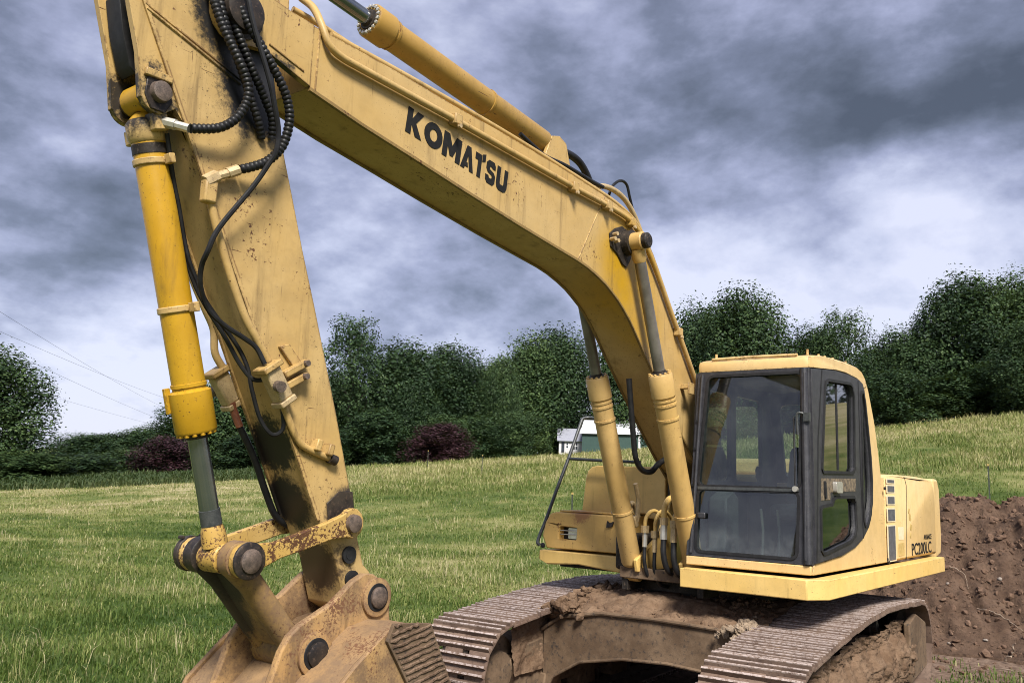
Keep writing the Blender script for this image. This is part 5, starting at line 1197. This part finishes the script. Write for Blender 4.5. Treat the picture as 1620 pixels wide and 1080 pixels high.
MB().tube([(6.335, 0.151, 3.905), (5.83, 0.151, 3.743)], 0.009, 6).build('weld_seam', M['arm'], arm)
MB().tube([(6.345, 0.151, 3.925), (5.83, 0.151, 3.763)], 0.006, 6).build('weld_seam', M['arm'], arm)
brp = [(6.47, 4.10), (6.415, 3.915), (6.35, 3.70), (6.318, 3.50)] + arc(6.235, 3.535, 0.085, -25, -110, 6) + [(6.15, 3.50), (6.05, 3.40), (6.02, 3.33), (6.30, 3.86)]
for y0, y1 in ((0.105, 0.142), (-0.142, -0.105)):
    MB().prism(brp, y0, y1).build('cylinder_bracket', M['bracket'], arm, 0.008)
MB().lathe((6.236, -0.18, 3.545), (6.236, 0.185, 3.545), [(0, 0.05), (0.01, 0.055), (0.33, 0.055), (0.331, 0.05), (0.36, 0.045), (0.365, 0.03)], 20).build('bracket_pin', M['pin'], arm)
MB().plate([(6.30, 3.60), (6.20, 3.61), (6.17, 3.52), (6.20, 3.46), (6.27, 3.46), (6.305, 3.52)], lambda a, b, d: (a, d, b), 0.1425, 0.152).build('pin_retainer', M['dark_metal'], arm, 0.004)
MB().box((6.185, 0.1425, 3.60), (6.315, 0.165, 3.635)).build('retainer_bar', M['bracket'], arm, 0.005)
MB().plate([(6.33, 3.985), (6.41, 3.985), (6.375, 3.82), (6.325, 3.67), (6.29, 3.64), (6.26, 3.70)], lambda a, b, d: (a, d, b), -0.09, 0.03).build('rubber_guard', M['seal'], arm, 0.008)
# front-face pipe, valve blocks and hose ends
ap = smooth_path([(5.985, 0.172, 3.20), (5.962, 0.172, 3.15), (5.90, 0.172, 2.985), (5.807, 0.172, 2.782), (5.713, 0.172, 2.608), (5.623, 0.172, 2.497), (5.561, 0.172, 2.413)], 6)
MB().tube(ap, 0.0195, 10).build('hydraulic_pipe', M['arm'], arm)
MB().tube(smooth_path([(5.462, 0.172, 2.225), (5.393, 0.172, 2.107), (5.335, 0.172, 2.035), (5.266, 0.172, 2.004), (5.142, 0.172, 1.968)], 6), 0.018, 10).build('hydraulic_pipe', M['arm'], arm)
MB().tube(smooth_path([(5.98, -0.172, 3.17), (5.80, -0.172, 2.83), (5.713, -0.172, 2.685), (5.65, -0.178, 2.588), (5.630, -0.178, 2.472), (5.576, -0.172, 2.394)], 6), 0.019, 10).build('hydraulic_pipe', M['arm'], arm)
t1 = Vector((5.46 - 5.572, 0, 2.229 - 2.389)).normalized(); n1 = t1.cross(Vector((0, 1, 0)))
def vblock(p, parent, sgn):
    p = Vector(p)
    o = MB().obox(p, (t1, Vector((0, 1, 0)), n1), (0.17, 0.07, 0.09)).build('shutoff_valve', M['fitting'], parent, 0.012)
    MB().obox(p - t1 * 0.095, (t1, Vector((0, 1, 0)), n1), (0.03, 0.10, 0.12)).build('valve_flange', M['arm'], parent, 0.006)
    MB().obox(p + t1 * 0.095, (t1, Vector((0, 1, 0)), n1), (0.03, 0.085, 0.10)).build('valve_flange', M['fitting'], parent, 0.006)
    MB().cyl(p + Vector((0, sgn * 0.035, 0)) + n1 * 0.02, p + Vector((0, sgn * 0.075, 0)) + n1 * 0.03, 0.028, 10).build('valve_stem', M['pin'], parent)
vblock((5.516, 0.185, 2.309), arm, 1); vblock((5.545, -0.195, 2.30), arm, -1)
for dz in (0.0, -0.065):
    MB().obox((5.405 - 0.04 * 0, 0.18, 2.40 + dz), (Vector((-0.86, 0, 0.5)), Vector((0, 1, 0)), Vector((0.5, 0, 0.86))), (0.17, 0.05, 0.035)).build('pipe_clamp', M['arm'], arm, 0.006)
    MB().cyl((5.36, 0.20, 2.43 + dz), (5.36, 0.225, 2.43 + dz), 0.016, 8).build('clamp_bolt', M['pin'], arm)
MB().plate([(5.50, 2.50), (5.44, 2.52), (5.36, 2.44), (5.40, 2.40)], lambda a, b, d: (a, d, b), 0.151, 0.17).build('bracket_plate', M['arm'], arm, 0.004)
for x, z in ((5.24, 2.03), (5.16, 2.01)):
    MB().obox((x, 0.18, z), (Vector((-0.96, 0, -0.28)), Vector((0, 1, 0)), Vector((-0.28, 0, 0.96))), (0.035, 0.06, 0.06)).build('pipe_clamp', M['arm'], arm, 0.006)
MB().cyl((5.145, 0.172, 1.969), (5.10, 0.172, 1.957), 0.027, 10).build('pipe_end_cap', M['dark_metal'], arm)
# worn plate and bores near the linkage pivot
MB().plate([(5.125, 1.74), (5.05, 1.80), (4.955, 1.80), (4.935, 1.70), (4.99, 1.60), (5.10, 1.60)], lambda a, b, d: (a, d, b), 0.1505, 0.158).build('wear_plate', M['dark_metal'], arm, 0.003)
for x, z in ((4.955, 1.475), (4.925, 1.35)):
    MB().lathe((x, 0.12, z), (x, 0.165, z), [(0, 0.03), (0.03, 0.045), (0.045, 0.045)], 16).lathe((x, 0.151, z), (x, 0.168, z), [(0, 0.025), (0.017, 0.025)], 12).build('pin_bore', M['seal'], arm)

# ---- hoses over the arm pivot ----------------------------------------------------------------
def corrugated(pts, r, name='corrugated_hose'):
    p = resample(smooth_path(pts, 12), 0.0075)
    return MB().tube(p, r, 10, True, lambda i: r * (1.0 if i % 3 else 0.80)).build(name, M['hose'], EX)
corrugated([(6.10, 0.2, 4.25), (6.069, 0.2, 4.125), (6.016, 0.24, 3.948), (5.933, 0.27, 3.799), (5.884, 0.27, 3.725), (5.863, 0.27, 3.651), (5.873, 0.26, 3.58), (5.916, 0.25, 3.503), (5.985, 0.23, 3.446), (6.113, 0.21, 3.404)], 0.023)
corrugated([(5.97, 0.2, 4.3), (5.958, 0.22, 4.16), (5.922, 0.26, 4.032), (5.832, 0.3, 3.893), (5.718, 0.3, 3.771), (5.654, 0.29, 3.689), (5.626, 0.28, 3.593), (5.639, 0.26, 3.472), (5.699, 0.24, 3.379), (5.774, 0.22, 3.327), (5.836, 0.2, 3.297)], 0.024)
corrugated([(6.02, 0.16, 4.32), (5.99, 0.21, 4.14), (5.94, 0.23, 3.98), (5.84, 0.23, 3.82), (5.74, 0.215, 3.70), (5.67, 0.20, 3.61), (5.64, 0.17, 3.52)], 0.022)
corrugated([(6.06, 0.18, 4.3), (6.03, 0.215, 4.1), (5.98, 0.225, 3.95), (5.88, 0.22, 3.78), (5.80, 0.205, 3.66), (5.74, 0.19, 3.57), (5.69, 0.16, 3.50)], 0.021)
pipe([(5.95, 0.26, 4.25), (5.93, 0.3, 4.1), (5.893, 0.31, 3.974), (5.8, 0.33, 3.743), (5.755, 0.33, 3.618), (5.714, 0.32, 3.505), (5.713, 0.31, 3.401), (5.733, 0.29, 3.34), (5.792, 0.26, 3.212), (5.922, 0.22, 2.991), (5.958, 0.2, 2.875), (5.952, 0.15, 2.81), (5.931, 0.12, 2.73), (5.871, 0.1, 2.632), (5.79, 0.12, 2.565), (5.689, 0.15, 2.511), (5.634, 0.17, 2.472), (5.594, 0.19, 2.397)], 0.0125, 'hose', EX, 'hose', 8)
pipe([(6.155, 0.1, 3.392), (6.115, 0.08, 3.286), (6.075, 0.06, 3.189), (6.035, 0.05, 3.09), (5.99, 0.04, 2.96), (5.955, 0.04, 2.86), (5.905, 0.04, 2.77), (5.842, 0.05, 2.664), (5.691, 0.08, 2.493), (5.629, 0.1, 2.386), (5.591, 0.1, 2.276), (5.53, 0.1, 2.14), (5.47, 0.12, 2.07), (5.43, 0.15, 2.10), (5.45, 0.16, 2.2)], 0.011, 'hose', EX, 'hose', 8)
pipe([(6.17, 0.06, 3.36), (6.10, 0.03, 3.22), (6.02, 0.02, 3.02), (5.90, 0.03, 2.74), (5.74, 0.06, 2.52), (5.66, 0.08, 2.40), (5.60, 0.11, 2.33), (5.55, 0.15, 2.33)], 0.011, 'hose', EX, 'hose', 8)
pipe([(5.512, -0.17, 2.23), (5.498, -0.17, 2.19), (5.48, -0.165, 2.15), (5.462, -0.16, 2.11)], 0.02, 'orange', EX, 'hose_sleeve')
pipe([(5.462, -0.16, 2.11), (5.387, -0.16, 2.0), (5.33, -0.16, 1.90), (5.27, -0.16, 1.78), (5.20, -0.155, 1.66), (5.10, -0.15, 1.60)], 0.018, 'hose', EX, 'hose')
MB().tube([(6.113, 0.21, 3.404), (6.15, 0.16, 3.42)], 0.021, 8).tube([(6.15, 0.16, 3.42), (6.195, 0.10, 3.437)], 0.026, 8).build('hose_fitting', M['silver'], EX)
MB().tube([(5.836, 0.2, 3.297), (5.885, 0.19, 3.266)], 0.026, 8).tube([(5.885, 0.19, 3.266), (5.935, 0.185, 3.238)], 0.021, 8).tube([(5.935, 0.185, 3.238), (5.99, 0.178, 3.195)], 0.032, 6).build('hose_fitting', M['fitting'], EX)
MB().box((5.935, 0.151, 3.10), (6.00, 0.205, 3.21)).build('pipe_flange', M['arm'], arm, 0.01)

# ---- linkage and bucket ------------------------------------------------------------------------
PI_, PH, PB, PK = (5.628, 1.482), (5.0, 1.64), (4.815, 1.258), (5.205, 1.02)
def bar(p0, p1, r0, r1, w, y0, y1):
    d = Vector((p1[0] - p0[0], p1[1] - p0[1])); ang = math.degrees(math.atan2(d.y, d.x)); L = d.length; u_ = d.normalized(); n_ = Vector((-u_.y, u_.x))
    top = [(p0[0] + u_.x * s + n_.x * h, p0[1] + u_.y * s + n_.y * h) for s, h in ((L * 0.28, w), (L * 0.55, w * 1.05), (L * 0.78, w))]
    bot = [(p0[0] + u_.x * s - n_.x * h, p0[1] + u_.y * s - n_.y * h) for s, h in ((L * 0.75, w * 1.1), (L * 0.5, w * 1.0), (L * 0.25, w * 0.9))]
    outline = arc(p0[0], p0[1], r0, ang + 310, ang + 50, 10) + top + arc(p1[0], p1[1], r1, ang + 130, ang - 130, 10) + bot
    return MB().plate(outline, lambda a, b, d_: (a, d_, b), y0, y1)
for y0, y1 in ((0.185, 0.222), (-0.222, -0.185)):
    lb = bar(PI_, PH, 0.082, 0.078, 0.044, y0, y1).build('link_bar', M['linkage'], EX, 0.006)
hp = MB().lathe((PH[0], -0.25, PH[1]), (PH[0], 0.25, PH[1]), [(0, 0.03), (0.004, 0.045), (0.04, 0.05), (0.46, 0.05), (0.495, 0.045), (0.5, 0.03)], 20).build('link_pin', M['pin'], EX)
MB().lathe((PI_[0], -0.275, PI_[1]), (PI_[0], 0.265, PI_[1]), [(0, 0.04), (0.006, 0.055), (0.05, 0.058), (0.49, 0.058), (0.53, 0.055), (0.54, 0.035)], 20).build('link_pin', M['pin'], EX)
for y0, y1, mt in ((0.10, 0.180, 'link_worn'), (0.2225, 0.245, 'dark_metal'), (-0.18, -0.10, 'dark_metal'), (-0.262, -0.2225, 'dark_metal')):
    MB().lathe((PI_[0], y0, PI_[1]), (PI_[0], y1, PI_[1]), [(0, 0.078), (0.006, 0.086), (y1 - y0 - 0.006, 0.086), (y1 - y0, 0.078)], 24).build('pin_collar', M[mt], EX)
for dx in (-0.05, 0.06): MB().box((PI_[0] + dx - 0.012, -0.25, PI_[1] + 0.07), (PI_[0] + dx + 0.012, -0.225, PI_[1] + 0.105 - abs(dx) * 0.3)).build('collar_bolt', M['dark_metal'], EX, 0.004)
# bucket link: two legs with a web
bl = MB()
for y in (-0.115, 0.115):
    bl.tube([(PI_[0] - 0.0, y, PI_[1] - 0.02), (5.53, y, 1.37), (5.32, y, 1.13), (PK[0] + 0.02, y, PK[1] + 0.02)], [0.068, 0.06, 0.06, 0.072], 14)
bl.plate([(5.60, 1.40), (5.53, 1.43), (5.25, 1.11), (5.31, 1.05)], lambda a, b, d: (a, d, b), -0.115, 0.115)
bl.lathe((PK[0], -0.165, PK[1]), (PK[0], 0.165, PK[1]), [(0, 0.085), (0.008, 0.092), (0.322, 0.092), (0.33, 0.085)], 24)
bl.build('bucket_link', M['link_worn'], EX, 0.006)
ear = [(4.70, 1.02), (4.695, 1.13), (4.71, 1.24), (4.765, 1.335), (4.83, 1.375), (4.90, 1.382), (4.97, 1.352), (5.11, 1.248), (5.30, 1.165), (5.36, 1.12), (5.405, 1.05), (5.45, 0.93), (5.50, 0.80), (5.30, 0.72), (4.80, 0.86)]
bk = MB()
shell = [(4.70, 1.13), (4.86, 1.15), (5.0, 1.125), (5.2, 0.99), (5.40, 0.82), (5.54, 0.58), (5.57, 0.33), (5.46, 0.10), (5.2, -0.03), (4.85, -0.05), (4.5, 0.02), (4.28, 0.12)]
inner = [(4.72, 1.095), (4.86, 1.115), (4.98, 1.092), (5.18, 0.963), (5.37, 0.80), (5.508, 0.57), (5.535, 0.335), (5.435, 0.125), (5.19, 0.0), (4.85, -0.02), (4.51, 0.05), (4.30, 0.145)]
bk.prism(shell + list(reversed(inner)), -0.50, 0.50)
bucket = bk.build('bucket', M['bucket'], EX, 0.006)
bucket['label'] = 'rusty worn digging bucket partly below the picture edge'
for y0, y1 in ((0.180, 0.225), (-0.225, -0.180)): MB().prism(ear, y0, y1).build('bucket_ear', M['bucket'], bucket, 0.010)
sidep = [(4.70, 1.15), (4.86, 1.165), (5.0, 1.15), (5.21, 1.005), (5.415, 0.83), (5.556, 0.585), (5.586, 0.33), (5.472, 0.09), (5.2, -0.045), (4.85, -0.065), (4.5, 0.0), (4.27, 0.10), (4.36, 0.45), (4.52, 0.82)]
for y0, y1 in ((0.501, 0.53), (-0.53, -0.501)): MB().prism(sidep, y0, y1).build('side_plate', M['bucket'], bucket, 0.008)
# hard-faced wear plate with raised weld beads on the near side
wp_ = [(5.03, 1.10), (4.99, 1.178), (4.725, 1.155), (4.555, 0.835), (4.37, 0.45), (4.60, 0.42), (4.865, 0.865)]
MB().prism(wp_, 0.531, 0.552).build('wear_plate', M['frame_mud'], bucket, 0.004)
wmat = mud_mat('hardfacing_bead', (0.10, 0.062, 0.04), (0.21, 0.14, 0.095), (0.06, 0.038, 0.026), 14.0)
from mathutils.geometry import intersect_line_line_2d
for k in range(26):
    c0 = Vector((4.95, 1.20 - 0.031 * k)); dv = Vector((-0.62, -0.30)).normalized() if False else Vector((-0.90, 0.16)).normalized()
    a_, b_ = c0 - dv * 1.0, c0 + dv * 1.0; hits = []
    for i in range(len(wp_)):
        h_ = intersect_line_line_2d(a_, b_, Vector(wp_[i]), Vector(wp_[(i + 1) % len(wp_)]))
        if h_: hits.append(h_)
    if len(hits) >= 2:
        hits.sort(key=lambda q: q.x); p0, p1 = hits[0], hits[-1]; m_ = (p1 - p0)
        if m_.length > 0.06:
            p0 = p0 + m_.normalized() * 0.012; p1 = p1 - m_.normalized() * 0.012
            MB().tube([(p0.x + (p1.x - p0.x) * j / 9, 0.553, p0.y + (p1.y - p0.y) * j / 9 + random.uniform(-0.004, 0.004)) for j in range(10)], [random.uniform(0.005, 0.010) for j in range(10)], 6).build('weld_bead', wmat, bucket)
for y in np.linspace(-0.43, 0.43, 5):
    MB().plate([(4.44, 0.01), (4.42, 0.10), (4.12, 0.20), (4.10, 0.17)], lambda a, b, d: (a, d, b), y - 0.05, y + 0.05).build('bucket_tooth', M['pin'], bucket, 0.01)
for c_, r, far in ((PB, 0.055, 1), (PK, 0.06, 1)):
    for s in (1, -1):
        MB().lathe((c_[0], s * 0.2255, c_[1]), (c_[0], s * 0.245, c_[1]), [(0, r + 0.045), (0.016, r + 0.045), (0.019, r + 0.035)], 28).build('boss_ring', M['bucket'], bucket)
        MB().lathe((c_[0], s * 0.245, c_[1]), (c_[0], s * 0.2485, c_[1]), [(0, r + 0.018), (0.003, r + 0.016)], 28).build('dark_seal', M['seal'], bucket)
        MB().lathe((c_[0], s * 0.2486, c_[1]), (c_[0], s * 0.272, c_[1]), [(0, r), (0.012, r), (0.022, r * 0.7)], 20).build('bucket_pin', M['pin'] if c_ is PB else M['dark_metal'], bucket)

# ---- between the boom foot plates: hoses, lines, brackets ------------------------------------------
fb = MB()
fpr = [(1.33, 1.145), (1.36, 1.25), (1.20, 1.32), (0.95, 1.45), (0.62, 1.92), (0.45, 1.99), (0.25, 1.98), (0.12, 1.86), (0.0, 1.5), (-0.2, 1.145)]
for y0, y1 in ((0.195, 0.235), (-0.235, -0.195)): fb.prism(fpr, y0, y1)
fb.build('boom_foot_bracket', M['skirt'], EX, 0.01)
MB().box((0.62, -0.49, 1.142), (1.24, -0.24, 1.45)).build('swing_valve', M['swing'], EX, 0.03)
MB().box((0.30, -0.32, 1.5), (0.605, 0.185, 2.05)).build('line_shield', M['swing'], EX, 0.04)
k_ = 0
for x, y, z, h, lp in ((1.30, -0.15, 1.50, 0, 0.16), (1.27, -0.07, 1.46, 1, 0.20), (1.37, 0.07, 1.58, 2, 0.20), (1.36, 0.16, 1.56, 3, 0.10)):
    rr_ = 0.017 if h < 2 else 0.025
    pipe([(x - 0.40, y, z + lp * 0.3), (x - 0.22, y, z + lp * 0.95), (x - 0.09, y, z + lp * 0.98), (x - 0.01, y, z + lp * 0.6), (x, y, z)], rr_, 'skirt', EX, 'steel_line')
    MB().lathe((x, y, z - 0.02), (x, y, z + 0.04), [(0, 0.036), (0.06, 0.038)], 8).build('line_flange', M['fitting'], EX)
    MB().tube([(x, y, z - 0.02), (x + 0.005, y, z - 0.14)], rr_ + 0.005, 8).build('hose_ferrule', M['silver'] if h in (0, 2) else M['fitting'], EX)
    pipe([(x + 0.005, y, z - 0.14), (x + 0.02, y + 0.01, z - 0.28), (x - 0.03, y + 0.03, z - 0.40), (x - 0.2, y + 0.04, z - 0.44)], rr_, 'hose', EX, 'hose')
for y in (-0.45, -0.38):
    pipe([(1.02, y, 1.60), (1.12, y, 1.72), (1.22, y + 0.02, 1.66), (1.25, y + 0.05, 1.50), (1.24, y + 0.06, 1.35), (1.16, y + 0.06, 1.20)], 0.022, 'fitting', EX, 'steel_line')
MB().beam((1.30, 0.185, 2.73), (1.30, 0.30, 2.735), 0.05, 0.04).box((1.27, 0.29, 2.66), (1.38, 0.303, 2.76)).build('side_bracket', M['boom'], boom, 0.006)
MB().box((1.245, -0.40, 1.085), (1.30, 0.35, 1.18)).build('front_crossmember', M['frame_mud'], EX, 0.008)

# model lettering on the rear cover
def text_mesh(txt, size, name, bold=0.0):
    cu = bpy.data.curves.new(name, 'FONT'); cu.body = txt; cu.size = size; cu.offset = bold; cu.extrude = 0.0015; cu.resolution_u = 3
    to = bpy.data.objects.new(name, cu); COL.objects.link(to); dg = bpy.context.evaluated_depsgraph_get(); dg.update()
    me = bpy.data.meshes.new_from_object(to.evaluated_get(dg)); bpy.data.objects.remove(to); bpy.data.curves.remove(cu); return me
for txt, size, x0, z0, sx in (('PC200LC', 0.165, -1.345, 1.288, 1.24), ('AVANCE', 0.075, -1.84, 1.425, 1.1)):
    me = text_mesh(txt, size, 'model_lettering', 0.0015 if size > 0.1 else 0.0); me.materials.clear(); me.materials.append(M['decal'])
    o = link('model_lettering', me, None, ec); o.matrix_local = Matrix(((-sx, 0, 0, x0), (0, 0, 1, 1.3545), (0, 1, 0, z0), (0, 0, 0, 1))) @ Matrix.Identity(4)

# ------------------------------------------------------------------ grass
def grass_patch(name, N, rmin, rmax, az0, az1, mat, blades, hmin, hmax, wid, seed, powr=1.0, extra=None, label=None, cat=None, tadd=0.0):
    rng = np.random.default_rng(seed)
    R_ = rmin * (rmax / rmin) ** (rng.random(N) ** powr); A_ = np.radians(az0 + (az1 - az0) * rng.random(N))
    fwd = np.array([-0.78578, -0.6185]); rgt = np.array([-0.6185, 0.78578])
    x = 8.2 + R_ * (fwd[0] * np.cos(A_) + rgt[0] * np.sin(A_)); y = 3.7 + R_ * (fwd[1] * np.cos(A_) + rgt[1] * np.sin(A_))
    tx = x * math.cos(TY) + y * math.sin(TY); ty = -x * math.sin(TY) + y * math.cos(TY) - TLAT
    ok = ~((np.abs(tx - 0.4) < 2.5) & (np.abs(ty) < 1.62)) & ~((tx > -3.5) & (tx < 3.4) & (np.abs(ty) < 1.45)) & (mound_h(x, y) < 0.04)
    so = np.clip(1.25 - np.hypot((x + 5.5) / 3.2, (y - 2.6) / 5.0), 0, 1); ok &= rng.random(N) > so * 1.35
    ok &= ~((x > 4.1) & (x < 5.7) & (np.abs(y) < 0.56))
    if extra is not None: ok &= extra(x, y)
    x, y, R_ = x[ok], y[ok], R_[ok]; n = len(x); z = ground(x, y)
    dr = dryness(x, y); tuft = VA(x, y, 0.9, 3); hs = (hmin + (hmax - hmin) * tuft ** 1.6) * (0.75 + 0.5 * rng.random(n)) * (1 + np.clip((R_ - 30) / 60, 0, 0.9) * dr)
    B = blades; X = np.repeat(x, B); Y = np.repeat(y, B); Z = np.repeat(z, B); H = np.repeat(hs, B) * (0.45 + 0.75 * rng.random(n * B)); RR = np.repeat(R_, B)
    m = n * B; a = rng.random(m) * 6.283; lean = 0.25 + 0.75 * rng.random(m); sp = 0.02 + 0.004 * RR
    ox = rng.normal(size=m) * sp; oy = rng.normal(size=m) * sp
    bx = X + ox; by = Y + oy; w = wid * (0.6 + 0.8 * rng.random(m)) * (1 + RR / 11.0)
    px_, py_ = -np.sin(a) * w * 0.5, np.cos(a) * w * 0.5; lx, ly = np.cos(a) * H * lean, np.sin(a) * H * lean
    base0 = np.stack([bx - px_, by - py_, Z - 0.02], 1); base1 = np.stack([bx + px_, by + py_, Z - 0.02], 1)
    mid0 = np.stack([bx - px_ * .75 + lx * .35, by - py_ * .75 + ly * .35, Z + H * 0.62], 1); mid1 = np.stack([bx + px_ * .75 + lx * .35, by + py_ * .75 + ly * .35, Z + H * 0.62], 1)
    tip = np.stack([bx + lx, by + ly, Z + H * (1.0 - 0.25 * lean)], 1)
    V = np.stack([base0, base1, mid1, mid0, tip], 1).reshape(-1, 3); i0 = np.arange(m)[:, None] * 5
    F = np.concatenate([i0 + np.array([[0, 1, 2]]), i0 + np.array([[0, 2, 3]]), i0 + np.array([[3, 2, 4]])], 0)
    tint = np.clip(np.repeat(dr, B) * 0.85 + 0.15 * rng.normal(size=m) + 0.06 + tadd + (rng.random(m) < 0.07) * 0.4, 0, 1)
    o = link(name, fast_mesh(name, V, F, mat, np.repeat(tint, 5)), None)
    tag(o, label, cat, kind='stuff'); return o
grass_patch('meadow_grass', 68000, 6.2, 80, -37, 36, M['grass'], 6, 0.035, 0.135, 0.0062, 41, 0.9, None, 'uneven green and straw coloured meadow grass covering the field', 'grass')
grass_patch('tall_dry_grass', 15000, 38, 88, -14, 36, M['grass'], 5, 0.14, 0.40, 0.006, 42, 1.0, lambda x, y: dryness(x, y) > 0.36, 'taller straw coloured grass on the far slope', 'grass')
grass_patch('edge_weeds', 9000, 62, 96, -37, -11, M['weeds'], 6, 0.15, 0.6, 0.012, 43, 1.0, None, 'dark rough weeds along the far left field edge', 'weeds')

grass_patch('grass_clumps', 6500, 6.5, 45, -37, 36, M['grass'], 9, 0.09, 0.24, 0.006, 44, 0.85, lambda x, y: VB(x, y, 1.1, 3) > 0.56, 'darker taller clumps of grass dotted over the near field', 'grass', -0.10)
grass_patch('seed_stems', 6500, 6.5, 60, -37, 36, M['grass'], 3, 0.14, 0.34, 0.0035, 45, 0.9, lambda x, y: VA(x, y, 0.45, 3) > 0.50, 'thin pale seed stems standing above the grass', 'grass', 0.5)
